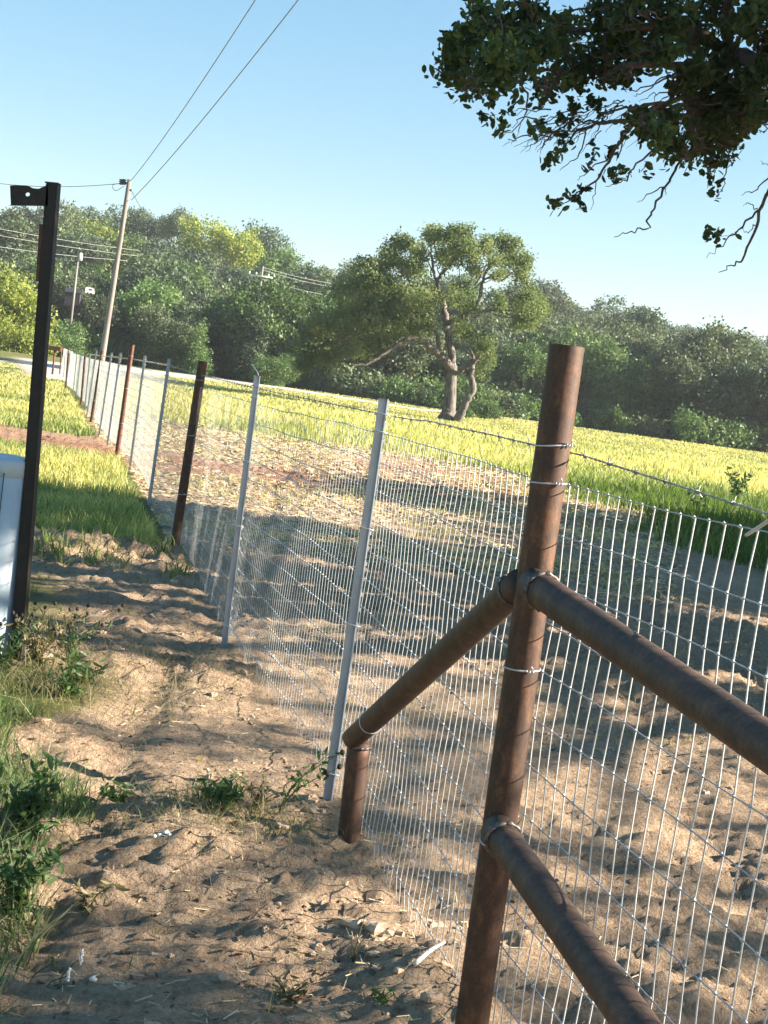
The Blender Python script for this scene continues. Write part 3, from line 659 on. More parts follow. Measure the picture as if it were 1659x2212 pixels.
# pipe fence beside the far road
pf = [hit(x, y) for x, y in ((470, 803), (500, 808), (530, 813), (560, 818), (590, 822), (620, 827), (650, 833))]
ff = thing('pipe_fence', 'low brown pipe fence standing beside the pale road', 'fence', pf[0])
mb = MB()
for p in pf: q = p - pf[0]; mb2 = MB(); mb2.tube([q + [0, 0, -0.1], q + [0, 0, 1.2]], 0.05, 8); mb2.build('post', M['rust'], ff)
for h in (1.15, 0.6): mb2 = MB(); mb2.tube([p - pf[0] + [0, 0, h] for p in pf], 0.035, 6, cap=False); mb2.build('rail', M['rust'], ff)

# ------------------------------------------------------------------ trees
def lobe_points(lobes, n, rg, shell=0.55):
    L = np.asarray(lobes, float); wgt = (L[:, 3] * L[:, 4]) ; wgt = wgt / wgt.sum()
    i = rg.choice(len(L), n, p=wgt); d = rg.normal(size=(n, 3)); d /= np.linalg.norm(d, axis=1)[:, None]
    r = (shell + (1.05 - shell) * rg.random((n, 1)) ** 0.7)
    return L[i, :3] + d * r * L[i, 3:6], d
def crown_mesh(name, lobes, n, size, rg, mat, aspect=0.6, sub=5, spread=1.5, shell=0.55):
    C, d = lobe_points(lobes, n // sub, rg, shell)
    P = np.repeat(C, sub, 0) + rg.normal(size=(len(C) * sub, 3)) * size * spread * 0.6
    V, Q = leaves(P, size, aspect, rg, nbias=np.repeat(d, sub, 0))
    return mesh_np(name, V, Q, None, mat, False)
def limb(mb, pts, r0, r1, k=8, jit=0.0, rg=None, n=6):
    P = spline(pts, n); 
    if jit and rg is not None: P[1:-1] += rg.normal(size=P[1:-1].shape) * jit
    mb.tube(P, np.linspace(r0, r1, len(P)), k)

def tree_template(kind, seed):
    rg = np.random.default_rng(seed); lobes = []
    if kind == 'bush':
        H = 5.0
        for k in range(26):
            a = rg.random() * 6.28; q = 4.2 * math.sqrt(rg.random()); r = 0.8 + 1.0 * rg.random(); lobes.append((math.cos(a) * q, math.sin(a) * q, 1.2 + 5.0 * rg.random() * (1 - q / 5.5), r, r, r * 1.1))
        n, size = 3800, 0.52
    elif kind == 'cedar':
        H = 8.0
        for z in np.linspace(0.8, 7.6, 12):
            r = 2.3 * (1 - z / 8.6) + 0.3
            for a in rg.random(4) * 6.28: lobes.append((math.cos(a) * r * 0.45, math.sin(a) * r * 0.45, z, r * 0.6, r * 0.6, 0.75))
        n, size = 9000, 0.20
    else:
        H = 9.0; Rr = 4.3 if kind != 'tall' else 3.2; zc = 4.6 if kind != 'tall' else 5.4; rz = 3.6 if kind != 'tall' else 4.4
        for k in range(16 if kind != 'tall' else 14):
            a = rg.random() * 6.28; ph = math.acos(1 - 1.55 * rg.random()); q = 0.62 + 0.16 * rg.random()
            c = np.array([math.cos(a) * math.sin(ph) * Rr * q, math.sin(a) * math.sin(ph) * Rr * q, zc + math.cos(ph) * rz * q])
            rr = 1.1 + 0.9 * rg.random(); lobes.append((*c, rr * 1.1, rr * 1.1, rr * 0.8))
            for _ in range(4):
                d = rg.normal(size=3); d[2] = abs(d[2]) * 0.7; d /= np.linalg.norm(d); r2 = rr * (0.3 + 0.25 * rg.random())
                lobes.append((*(c + d * rr * 0.95), r2, r2, r2 * 0.75))
        for k in range(7): a = rg.random() * 6.28; lobes.append((math.cos(a) * Rr * 0.6, math.sin(a) * Rr * 0.6, 1.6 + rg.random(), 1.5, 1.5, 1.3))
        n, size = 13000, 0.28
    cm = crown_mesh('crown', lobes, n, size, rg, None, aspect=0.62)
    mb = MB(); limb(mb, [(0, 0, -2.0), (0.1, 0, 1.5), (0.0, 0.1, 3.2), (0.15, 0, H * 0.72)], 0.26, 0.07)
    if kind not in ('cedar', 'bush'):
        for k in range(6):
            a = k * 1.05 + rg.random() * 0.5; q = Rr * 0.7
            limb(mb, [(0, 0, 1.4 + 0.25 * k), (math.cos(a) * q * 0.45, math.sin(a) * q * 0.45, 3.0 + 0.3 * k), (math.cos(a) * q, math.sin(a) * q, 4.6 + rg.random() * 2)], 0.12, 0.03, 6)
    return cm, mb.mesh('trunk', M['bark'])
TEMPL = {'round': [tree_template('round', s) for s in (11, 12, 13)], 'tall': [tree_template('tall', s) for s in (21, 22)], 'cedar': [tree_template('cedar', 31)], 'bush': [tree_template('bush', s) for s in (41, 42, 43)]}
CMATS = {}
def crown_with(kind, v, mk):
    key = (kind, v, mk)
    if key not in CMATS:
        me = TEMPL[kind][v][0].copy(); me.materials.clear(); me.materials.append(M[mk]); CMATS[key] = me
    return CMATS[key]
KN = {'tree_a': 'olive oak', 'tree_b': 'fresh green tree', 'tree_c': 'yellowish tree', 'tree_d': 'dark oak'}
GR = {'tree_a': 'grey green oaks on the wooded hillside', 'tree_b': 'fresh green trees on the wooded hillside', 'tree_c': 'yellow green trees on the wooded hillside', 'tree_d': 'dark evergreens on the wooded hillside'}
rt_ = np.random.default_rng(77)
def put_tree(x, y, s, kind, mk, rz=None, sz=1.0, label=None, group=None, name='hillside_tree', sink=0.0):
    z = float(gz(x, y)); v = int(rt_.integers(len(TEMPL[kind])))
    t = thing(name, label or '%s crowded among the others on the hillside beyond the field' % KN[mk], 'tree', (x, y, z - sink), rt_.random() * 6.28 if rz is None else rz, group or (GR[mk] if kind != 'cedar' else 'cone shaped cedars at the field edge'))
    t.scale = (s, s, s * sz)
    c = link('crown', crown_with(kind, v, mk), t); link('trunk', TEMPL[kind][v][1], t)
    return t
# rows that climb the slope
rows = [(124, 6.4, 0.92), (129, 7.0, 0.98), (134, 7.6, 1.0), (145, 8.5, 1.03), (158, 9.0, 1.05), (173, 10, 1.08), (190, 11, 1.12), (210, 12, 1.15), (232, 11, 1.15), (250, 11, 1.12)]
cnt = 0
for ri, (yy, sp, sc) in enumerate(rows):
    x = -0.345 * yy + rt_.random() * 3
    while x < 0.34 * yy:
        jx, jy = x + rt_.normal() * 1.2, yy + rt_.normal() * 2.4
        q = rt_.random(); u = jx / yy
        mk = 'tree_a' if q < 0.46 else ('tree_d' if q < 0.64 else ('tree_b' if q < 0.975 or yy < 170 else 'tree_c'))
        if u > 0.1 and mk in ('tree_c',): mk = 'tree_a'
        if u > 0.13 and mk == 'tree_b' and rt_.random() < 0.6: mk = 'tree_a'
        kind = 'tall' if rt_.random() < 0.22 else 'round'
        s = sc * (0.70 + 0.5 * rt_.random())
        if yy > 205 and u < 0.02: s *= 0.78
        gap_clear = (-37 < jx < -31.5 and yy > 118 and yy < 127)
        if not (yy < 124 and u < -0.26) and not gap_clear:
            put_tree(jx, jy, s, kind, mk, label='%s on the wooded hillside beyond the field%s' % (KN[mk], ', tall and narrow' if kind == 'tall' else ''), group=GR[mk] + (' with narrow crowns' if kind == 'tall' else ''))
            cnt += 1
        x += sp * (0.8 + 0.4 * rt_.random()) * (1.0 if ri < 7 else 1.05)
# farther ridge at the right
for (px, py, s) in ((1215, 652, 1.3), (1262, 664, 1.35), (1300, 668, 1.2), (1345, 684, 1.15), (1390, 688, 1.4), (1428, 692, 1.4), (1470, 700, 1.2), (1520, 706, 1.3), (1560, 712, 1.3), (1610, 716, 1.3), (1655, 722, 1.3), (1700, 726, 1.3)):
    p = at(px, py, 330.0); s2_ = s * 1.15; t = put_tree(p[0], 330.0, s2_, 'round', 'tree_d', label='bluish dark tree on the farthest ridge at the right', group='trees on the farthest ridge')
    t.location = (p[0], 330.0, p[2] - 8.3 * s2_)
# landmark trees of the hillside, placed by where their tops show
for px, py, Y_, s, kind, mk, lab in (
    (485, 470, 200, 1.45, 'round', 'tree_c', 'bright yellow green tree rising highest on the hillside between the poles'),
    (325, 449, 235, 1.0, 'round', 'tree_d', 'small dark round crowned tree on the skyline right of the wooden pole'),
    (235, 441, 235, 1.35, 'round', 'tree_d', 'broad dark crown on the skyline left of the wooden pole'),
    (182, 447, 235, 0.9, 'round', 'tree_d', 'small dark crown on the skyline between the iron post and the wooden pole'),
    (215, 480, 195, 1.35, 'round', 'tree_c', 'yellow green tree behind the wooden pole on the upper slope'),
    (395, 478, 225, 1.0, 'tall', 'tree_a', 'thin grey green tree against the sky with a gap beside it'),
    (575, 508, 215, 1.35, 'tall', 'tree_d', 'dark peaked evergreen on the skyline right of the yellow green tree'),
    (130, 433, 215, 1.4, 'round', 'tree_a', 'grey green tree on the skyline just right of the iron post'),
    (30, 440, 215, 1.5, 'round', 'tree_a', 'grey green tree on the skyline at the left edge'),
    (620, 560, 190, 1.3, 'tall', 'tree_b', 'fresh green slope tree above the crossarm pole'),
    (1120, 655, 150, 1.2, 'round', 'tree_a', 'grey green oak just right of the big field oak'),
    (400, 560, 150, 1.5, 'round', 'tree_a', 'largest grey green oak in the middle of the slope right of the wooden pole'),
    (480, 650, 128, 1.25, 'round', 'tree_a', 'pale grey green oak low on the slope behind the fence'),
    (438, 690, 117, 0.75, 'cedar', 'tree_b', 'cone shaped green cedar at the foot of the slope behind the fence'),
    (1330, 690, 140, 1.2, 'round', 'tree_a', 'broad grey green oak above the near post top'),
    (560, 660, 120, 0.8, 'cedar', 'tree_d', 'dark cone shaped cedar left of the big field oak')):
    t = at(px, py, Y_); s_ = s; hgt = (8.4 if kind != 'cedar' else 8.2) * s_
    o = put_tree(t[0], Y_, s_, kind, mk, label=lab, group=None, name='landmark_tree'); o.location.z = t[2] - hgt
    if 'group' in o.keys(): del o['group']
# shrubs at the field edge
for k in range(46):
    px = -20 + k * 37.5 + rt_.normal() * 8
    yy = np.interp(px, [0, 200, 500, 900, 1659], [121, 121, 122, 119, 121]) + rt_.normal() * 1.5
    x = ray(px, 850 if px > 500 else 770)[0] * yy
    s = 0.30 + 0.30 * rt_.random(); mk = 'tree_b' if rt_.random() < 0.6 else 'tree_a'
    put_tree(x, yy, s, 'bush', mk, sz=1.0, label='low %s bush at the foot of the wooded slope' % ('fresh green' if mk == 'tree_b' else 'grey green'), group='%s bushes at the foot of the wooded slope' % ('fresh green' if mk == 'tree_b' else 'grey green'), name='bush', sink=0.5)
for px, py, Y_, s, mk, lab in ((2, 610, 112, 0.95, 'tree_c', 'bright yellow green tree at the left edge behind the pale road'), (-60, 560, 114, 1.3, 'tree_c', 'tall yellow green tree cut by the left edge of the view'), (40, 690, 110, 0.65, 'tree_c', 'low yellow green bush beside the dark post'), (140, 700, 116, 0.7, 'tree_b', 'fresh green bush between the dark post and the wooden pole'), (395, 722, 119, 0.5, 'tree_b', 'bright green bush left of the second pipe post top'), (600, 762, 117, 0.45, 'tree_b', 'rounded fresh green bush left of the field oak')):
    t = at(px, py, Y_); o = put_tree(t[0], Y_, s, 'round', mk, label=lab, name='roadside_tree'); o.location.z = t[2] - 8.2 * s; del o['group']

COLS = [(-900, 'at the left edge'), (60, 'right of iron post'), (160, 'left of wooden pole'), (275, 'right of wooden pole'), (400, 'above dark pipe post'), (520, 'left of crossarm pole'),
        (610, 'right of crossarm pole'), (760, 'behind field oak, left half'), (960, 'behind field oak, right half'), (1140, 'right of field oak'), (1270, 'above near brace post'), (1400, 'right of brace post'), (1540, 'at the right edge')]
def project_x(x, y, z):
    d = np.array([x, y, z - CAM_H]); f = d @ F0; return 829.5 + PF * (d @ _r) / f
def relabel(prefix):
    sets = {}
    for o in list(S.objects):
        if o.name.split('.')[0] != prefix: continue
        px = project_x(o.location.x, o.location.y, o.location.z + 5); col = [c for a, c in COLS if px >= a or a == -900][-1]
        yy = o.location.y
        row = '' if prefix == 'bush' else ('at the foot of the slope ' if yy < 131 else 'low on the slope ' if yy < 152 else 'mid slope ' if yy < 182 else 'on the upper slope ' if yy < 222 else 'near the crest ' if yy < 241 else 'on the skyline ')
        if yy > 300: row = 'on the farthest ridge '
        base = o['label'].split(' on the ')[0].split(' crowded')[0].split(' at the foot')[0]; 
        if 'narrow' in o.get('group', ''): base = 'narrow ' + base
        sets.setdefault((base + ' ' + row + col), []).append((px, o))
    for k, v in sets.items():
        v.sort(key=lambda t: t[0]); n = len(v)
        for i, (px, o) in enumerate(v):
            pre = '' if n == 1 else (('left of two: ', 'right of two: ')[i] if n == 2 else ('leftmost of %d: ' % n if i == 0 else 'rightmost of %d: ' % n if i == n - 1 else '%s of %d from left: ' % (ORD[i], n)))
            o['label'] = pre + k
relabel('hillside_tree'); relabel('bush')

# ---- the big oak standing in the field
D = 75.0
def q5(x, y): return 639.4 + 0.3437 * x, 449.3 + 0.3437 * y
ro = np.random.default_rng(5)
gb = hit(*q5(960, 1335)); D = float(gb[1]); k5 = 0.3437 * D / PF
oak = thing('field_oak', 'large spreading oak standing alone in the yellow field', 'tree', gb)
LB = [(800, 300, 65), (1300, 420, 50), (1010, 290, 75), (930, 350, 50), (1110, 330, 45), (1200, 260, 60), (1560, 640, 60), (1480, 560, 60), (870, 180, 85), (1000, 190, 100), (1100, 260, 75), (680, 215, 75), (600, 320, 95), (1340, 235, 85), (1400, 340, 85), (1410, 440, 55), (1210, 215, 50), (750, 260, 60), (900, 290, 60),
      (450, 420, 130), (330, 540, 130), (560, 520, 130), (720, 400, 100), (700, 560, 130), (850, 560, 90), (180, 760, 130), (100, 890, 110), (300, 700, 130), (450, 680, 140), (380, 880, 95), (220, 950, 80),
      (520, 860, 80), (600, 740, 120), (780, 700, 110), (1010, 560, 85), (1090, 600, 65), (1130, 380, 55), (1450, 620, 100), (1530, 590, 55), (1290, 600, 55), (1400, 710, 75), (1490, 700, 70),
      (1060, 760, 75), (1180, 850, 80), (1200, 950, 65), (1170, 1040, 50), (640, 640, 110), (30, 980, 70), (1250, 320, 50), (1340, 330, 60), (40, 880, 60), (400, 560, 110)]
lob = []
for x, y, r in LB:
    x += 0
    dist = math.hypot((x - 850) / 780, (y - 620) / 480); dep = math.sqrt(max(0.04, 1 - min(dist, 1) ** 2)) * 5.0
    reps = 3 if r > 70 else 2
    for q in range(reps):
        dy = (q - (reps - 1) / 2) / max(reps - 1, 1) * 2 * dep * 0.8 + ro.normal() * 0.5
        p = at(*q5(x + ro.normal() * 12, y + ro.normal() * 12), D + dy) - gb; rr = r * k5 * (0.95 if reps == 3 else 1.0)
        for _ in range(5):
            d = ro.normal(size=3); d /= np.linalg.norm(d); r2 = rr * (0.34 + 0.2 * ro.random())
            lob.append((*(p + d * rr * 0.62), r2 * 1.15, r2 * 1.15, r2 * 0.8))
        lob.append((*p, rr * 0.7, rr * 0.7, rr * 0.6))
cm = crown_mesh('crown', lob, 98000, 0.165, ro, M['leaf_field'], aspect=0.5, sub=6, spread=1.5, shell=0.4)
link('crown', cm, oak)
mb = MB()
def br(pts, r0, r1, dys, k=10, jit=0.05):
    P = [at(*q5(x, y), D + dy) - gb for (x, y), dy in zip(pts, dys)]
    limb(mb, P, r0 * 0.92, r1 * 0.80, k, jit * 0.5, ro)
br([(955, 1400), (955, 1320), (968, 1200), (975, 1080), (985, 990)], 0.52, 0.36, [0] * 5, 14, 0.01)
br([(945, 1345), (958, 1290), (965, 1230)], 0.66, 0.40, [0] * 3, 12)
br([(985, 1010), (905, 925), (820, 855), (755, 805), (650, 850), (560, 915), (440, 985), (330, 990)], 0.30, 0.05, [0, -.5, -1, -1.6, -2, -2.4, -2.8, -3])
br([(985, 1000), (965, 850), (940, 700), (915, 560), (890, 470), (930, 400), (1000, 320), (1060, 230), (1100, 180)], 0.28, 0.03, [0, 0.3, .5, .6, .5, .3, 0, -.3, -.5])
br([(890, 480), (860, 370), (850, 250), (870, 160)], 0.12, 0.03, [.5, .8, 1, 1.2])
br([(1010, 1345), (1060, 1230), (1112, 1140), (1100, 1060), (1112, 980)], 0.30, 0.19, [-.6, -.9, -1, -.9, -.8])
br([(985, 1060), (1040, 1020), (1095, 985), (1115, 935), (1060, 895), (1000, 850)], 0.15, 0.07, [0, -.3, -.6, -.7, -.5, -.3])
br([(1112, 980), (1180, 900), (1230, 820)], 0.12, 0.03, [-.8, -1.2, -1.8])
br([(945, 730), (1050, 680), (1130, 620), (1160, 540), (1180, 440), (1230, 340), (1300, 270), (1350, 200)], 0.20, 0.03, [.4, 0, -.4, -.6, -.8, -1, -1.2, -1.3])
br([(1125, 635), (1250, 645), (1400, 640), (1520, 610)], 0.12, 0.03, [-.4, -.6, -1, -1.2])
br([(1180, 450), (1290, 420), (1390, 400)], 0.07, 0.02, [-.8, -1, -1.4])
br([(760, 810), (740, 700), (680, 600), (600, 500), (560, 400)], 0.16, 0.03, [-1.6, -2, -2.2, -2.4, -2.2])
br([(905, 925), (890, 800), (830, 690), (760, 560), (700, 440), (660, 330)], 0.17, 0.03, [-.5, -.8, -1.4, -2, -2.4, -2])
br([(830, 690), (700, 660), (500, 700), (300, 800), (150, 880)], 0.11, 0.02, [-1.4, 1, 2, 2.4, 2.6])
br([(560, 915), (430, 900), (280, 920)], 0.07, 0.02, [-2.4, -2, -1.4])
for k in range(60):                      # finer twigs inside the crown
    l = lob[int(ro.integers(len(lob)))]; p = np.array(l[:3]); c = np.array([0, 0, 5.0]) * 0 + at(*q5(930, 620), D) - gb
    d = c - p; q = p + d * 0.35 + ro.normal(size=3) * 0.3; limb(mb, [q, (p + q) / 2 + ro.normal(size=3) * 0.2, p], 0.05, 0.015, 5, n=4)
mb.build('trunk', M['bark'], oak)
# bush at its foot
b = hit(*q5(1180, 1330)); o = put_tree(b[0], b[1] + 3, 0.30, 'bush', 'tree_b', sz=0.8, label='light green bush at the foot of the big field oak', name='bush'); del o['group']
b = hit(*q5(1060, 1320)); o = put_tree(b[0], b[1] + 1, 0.15, 'bush', 'tree_b', sz=0.8, label='small green bush touching the trunk of the big field oak', name='bush'); del o['group']

# ------------------------------------------------------------------ overhanging live oak
def q3(x, y): return 881.3 + 0.4688 * x, 0.4688 * y
rl = np.random.default_rng(9)
tb = np.array([9.5, 9.5, 0.0])
lo_ = thing('live_oak', 'dark live oak whose leafy boughs hang into the top right of the view', 'tree', tb)
MASS = [(200, 300, 80), (255, 215, 85), (300, 375, 75), (330, 60, 60), (420, 130, 95), (420, 300, 110), (560, 60, 85), (560, 250, 110), (640, 400, 55), (720, 190, 105), (760, 330, 85), (870, 60, 70), (900, 250, 105),
        (980, 130, 90), (1020, 60, 85), (1060, 250, 80), (1200, 80, 100), (1180, 240, 70), (1300, 340, 80), (1320, 180, 95), (1400, 60, 85), (1450, 340, 105), (1380, 500, 75), (1560, 420, 90), (1600, 60, 75),
        (1620, 350, 60), (1640, 500, 60), (1500, 120, 50), (1080, 550, 40), (1160, 610, 50), (1270, 700, 40), (1420, 640, 52), (1400, 750, 32), (1480, 640, 42), (1560, 590, 26), (700, 120, 50), (1330, 430, 70), (1250, 400, 45), (1450, 560, 60), (1540, 520, 55), (1590, 130, 60), (1660, 200, 60), (1100, 600, 35), (1210, 670, 38), (1330, 600, 50), (1350, 680, 35), (1500, 480, 60), (1210, 560, 40), (1010, 340, 45), (930, 350, 45)]
OUT = []                                 # the same boughs carried on above and beyond the frame
for k in range(64):
    if k < 34: OUT.append((rl.uniform(350, 2300), rl.uniform(-620, -110), rl.uniform(80, 135)))
    else: OUT.append((rl.uniform(1800, 2700), rl.uniform(-300, 430), rl.uniform(80, 135)))
SPR = [(440, 540), (370, 545), (440, 610), (355, 530), (710, 690), (650, 760), (660, 740), (620, 580), (740, 560), (700, 545), (940, 790), (990, 800), (950, 820), (800, 860), (760, 910), (690, 930), (810, 950), (830, 760), (720, 640), (860, 470),
       (1410, 840), (1420, 890), (1405, 1080), (1380, 1075), (1440, 1085), (860, 690), (680, 940), (395, 470), (420, 410), (570, 590), (1190, 740), (1520, 640), (1100, 780), (930, 700), (1010, 560), (1030, 520), (1080, 500), (1150, 560), (1170, 680), (1240, 740), (1290, 760), (1370, 700), (1450, 700), (1500, 720), (1530, 610), (1570, 580), (1300, 640), (760, 480), (780, 500), (600, 470), (500, 440), (840, 480), (890, 500)]
def d3(x): return 7.0 + 0.5 * math.sin(x * 0.01) + 0.0004 * x
pts = []
for x, y, r in MASS + OUT:
    Yc = d3(min(x, 1700)) + rl.normal() * (0.25 if y > -90 and x < 1750 else 0.8); c = at(*q3(x, y), Yc); R_ = r * 0.4688 * Yc / PF
    n = int(520 * (r / 90) ** 2 * (1.1 if y > 430 else 0.66))
    m = max(8, n // 6); d = rl.normal(size=(m, 3)); d /= np.linalg.norm(d, axis=1)[:, None]
    cc = c + d * (rl.random((m, 1)) ** 0.45) * np.array([R_ * 1.0, R_ * 2.6, R_ * 1.0])
    pts.append(np.repeat(cc, 6, 0) + rl.normal(size=(m * 6, 3)) * 0.024)
for x, y in SPR:
    Yc = d3(x); c = at(*q3(x, y), Yc); pts.append(c + rl.normal(size=(13, 3)) * 0.022)
pts = np.vstack(pts) - tb
V1, Q1 = leaves(pts, 0.044, 0.56, rl, shape='oval', jit=0.22)
# canopy outside the view: unseen leaf clumps shaped and placed to shade chosen spots
big = []
SX = 1 / math.tan(SUN_EL)
def shade_bough(xg, yg, zlo, zhi, r, ry=1.0, zg=0.0):       # a leafy bough added out of view up the sun ray, to shade (xg, yg, zg)
    for _ in range(12):
        z = rl.uniform(zlo, zhi); x = xg + (z - zg) * SX; y = yg
        if (x - r) / max(y, 0.5) > 0.37 and x < 19: big.append((x, y, z, r, r * ry, r * 0.55)); return
for k in range(66): yg = rl.uniform(4.7, 9.9); shade_bough(rl.uniform(-3.2, 5), yg, 2.8, 5.0, rl.uniform(0.22, 0.46), 0.28)
for k in range(40): yg = rl.uniform(1.6, 4.9); shade_bough(rl.uniform(-1.6, 3.5), yg, 2.9, 5.5, rl.uniform(0.2, 0.40), 0.32)
for k in range(85): yg = rl.uniform(9.7, 13.9); shade_bough(rl.uniform(-6, -0.5), yg, 3.6, 7.2, rl.uniform(0.36, 0.56), 0.8)
for k in range(20): yg = rl.uniform(9.9, 13.2); shade_bough(rl.uniform(-0.5, 4.5), yg, 3.6, 7.2, rl.uniform(0.25, 0.5), 0.6)
for k in range(12): shade_bough(rl.uniform(-2.1, -1.5), rl.uniform(5.8, 6.4), 4.0, 6.8, 0.33, 0.9, zg=rl.uniform(0.35, 1.0))
for k in range(46): yg = rl.uniform(5.8, 8.4); shade_bough(rl.uniform(-0.5, 3.5), yg, 5.0, 7.4, rl.uniform(0.35, 0.5), 1.0, zg=rl.uniform(2.9, 4.8))
C, dd = lobe_points(big, 10500, rl, 0.2); P2 = np.repeat(C, 7, 0) + rl.normal(size=(len(C) * 7, 3)) * 0.09 - tb
V2, Q2 = leaves(P2, 0.085, 0.55, rl, shape='oval')
# the seen leaves and the clumps added for their shade make up the crown
link('crown', mesh_np('crown', np.vstack([V1, V2]), np.vstack([Q1, Q2 + len(V1)]), None, M['leaf_oak'], False), lo_)
mb = MB()
def tw(pts_, r0, r1, k=6, jit=0.006, dd=0.0, n=5):
    P = [at(*q3(x, y), d3(x) + dd) - tb for x, y in pts_]; limb(mb, P, r0, r1, k, jit, rl, n)
TR = [(0, 0, -0.3), (0.1, 0, 1.2), (-0.2, 0.1, 2.3)]
limb(mb, TR, 0.42, 0.30, 14)
hub = np.array([-0.2, 0.1, 2.2])
e = at(*q3(1800, 330), d3(1800)) - tb
limb(mb, [hub, hub + (e - hub) * 0.35 + [0, 0, 0.9], hub + (e - hub) * 0.75 + [0, 0, 0.7], e], 0.20, 0.075, 10)
for (x, y, z, r, _, _) in big[::3]:
    e = np.array([x, y, z]) - tb; m_ = hub + (e - hub) * 0.55 + np.array([0, 0, 0.5]) * rl.random(); limb(mb, [hub + (m_ - hub) * 0.5, m_, e], 0.045, 0.008, 5, n=4)
for k in range(10):
    a = k * 0.63 + 0.2; q = 5.2; limb(mb, [hub, hub + [math.cos(a) * q * 0.4, math.sin(a) * q * 0.4, 1.6], hub + [math.cos(a) * q, math.sin(a) * q, 2.6 + 0.8 * math.sin(k * 2)]], 0.17, 0.03, 8)
tw([(1800, 330), (1659, 290), (1560, 265), (1480, 230), (1330, 150), (1180, 130), (1000, 125), (800, 140), (560, 180), (330, 260)], 0.05, 0.006, 8)
tw([(1800, 330), (1659, 300), (1530, 250), (1400, 330), (1250, 300), (1050, 300), (880, 330), (640, 330), (450, 330)], 0.04, 0.005)
tw([(1480, 230), (1480, 60), (1460, -60)], 0.035, 0.02); tw([(1180, 130), (1050, 40), (900, 20), (700, 60)], 0.018, 0.004)
tw([(1659, 300), (1500, 400), (1400, 480), (1250, 540), (1080, 565), (900, 565), (760, 620), (690, 740)], 0.028, 0.003)
tw([(1400, 330), (1300, 430), (1150, 480), (1000, 500), (920, 530)], 0.018, 0.0025)
tw([(1500, 400), (1380, 450), (1200, 500), (1050, 540), (1000, 620), (960, 740)], 0.014, 0.0025)
tw([(1300, 430), (1100, 520), (980, 640), (900, 790), (800, 880), (700, 950)], 0.014, 0.002)
tw([(900, 560), (880, 520), (830, 490)], 0.006, 0.002); tw([(900, 560), (790, 600), (640, 600), (560, 600)], 0.007, 0.0015)
tw([(820, 610), (780, 720), (700, 785)], 0.005, 0.0015); tw([(860, 560), (740, 560), (640, 640), (610, 680)], 0.006, 0.0015)
tw([(1000, 620), (930, 720), (830, 790), (780, 830)], 0.006, 0.0015); tw([(1200, 620), (1080, 740), (990, 830), (910, 860)], 0.007, 0.0015)
tw([(880, 800), (860, 900), (840, 970)], 0.004, 0.0012)
tw([(1400, 560), (1330, 660), (1250, 760), (1185, 860), (1120, 980), (1092, 1050), (1020, 1065), (950, 1092)], 0.010, 0.0018, jit=0.009)
tw([(1190, 855), (1110, 900), (1055, 932)], 0.004, 0.0012); tw([(1180, 870), (1185, 900)], 0.003, 0.001)
tw([(1520, 540), (1460, 640), (1470, 740), (1450, 870), (1420, 900)], 0.007, 0.002)
tw([(1760, 760), (1659, 880), (1600, 1040), (1540, 1190), (1500, 1220), (1432, 1255)], 0.012, 0.002, jit=0.008)
tw([(1700, 820), (1640, 930), (1545, 1045), (1450, 1130), (1375, 1190)], 0.009, 0.0015, jit=0.008)
tw([(1610, 960), (1570, 940), (1545, 950)], 0.003, 0.001); tw([(1700, 800), (1600, 870), (1535, 900)], 0.005, 0.0012); tw([(1690, 790), (1660, 760), (1625, 740)], 0.003, 0.001)
tw([(1545, 1045), (1500, 1080), (1440, 1090)], 0.003, 0.001); tw([(1600, 1040), (1560, 1070), (1530, 1050)], 0.003, 0.001)
tw([(520, 380), (555, 460), (520, 570), (430, 640)], 0.006, 0.0015); tw([(540, 500), (470, 510)], 0.003, 0.001); tw([(520, 570), (500, 630)], 0.003, 0.001)
tw([(1240, 330), (1150, 380), (1030, 420), (1000, 400)], 0.006, 0.0012); tw([(1200, 350), (1080, 420), (1040, 440)], 0.004, 0.001)
tw([(1659, 520), (1600, 560), (1560, 640)], 0.006, 0.0015); tw([(1700, 540), (1640, 600), (1620, 610)], 0.005, 0.0015)
for x, y, r in MASS + OUT:                # twigs through every leafy mass
    for k in range(9 if y > -90 and x < 1750 else 4):
        a = rl.random() * 6.28; b_ = a + 2.4 + rl.random() * 1.4; dd_ = rl.normal() * 0.25
        tw([(x + r * 0.95 * math.cos(a), y + r * 0.9 * math.sin(a)), (x + rl.normal() * 12, y + rl.normal() * 12), (x + r * math.cos(b_), y + r * math.sin(b_))], 0.0045, 0.0013, 5, 0.01, dd_, 4)
for k in range(70):                       # fine bare twigs hanging through the lower sprays
    x = rl.uniform(560, 1560); y = np.interp(x, [560, 800, 1100, 1560], [560, 560, 480, 470]) + rl.uniform(-60, 90); l = rl.uniform(90, 230); a = rl.uniform(2.2, 3.0); x1 = x + l * math.cos(a); y1 = y + l * math.sin(a)
    tw([(x, y), ((x + x1) / 2 + rl.normal() * 10, (y + y1) / 2 - 12), (x1, y1)], 0.004, 0.001, 4, 0.007, rl.normal() * 0.25, 4)
    if rl.random() < 0.6: tw([((x + x1) / 2, (y + y1) / 2 - 8), ((x + x1) / 2 - rl.uniform(10, 50), (y + y1) / 2 + rl.uniform(10, 60))], 0.0025, 0.001, 4, 0.004, 0, 3)
tw([(1800, 330), (1700, 60), (1500, -160), (1200, -300), (800, -330)], 0.05, 0.01); tw([(1900, 330), (1950, 0), (1800, -300), (1500, -480)], 0.05, 0.01); tw([(1100, 60), (900, -120), (650, -200)], 0.02, 0.005)
mb.build('trunk', M['bark_dark'], lo_)

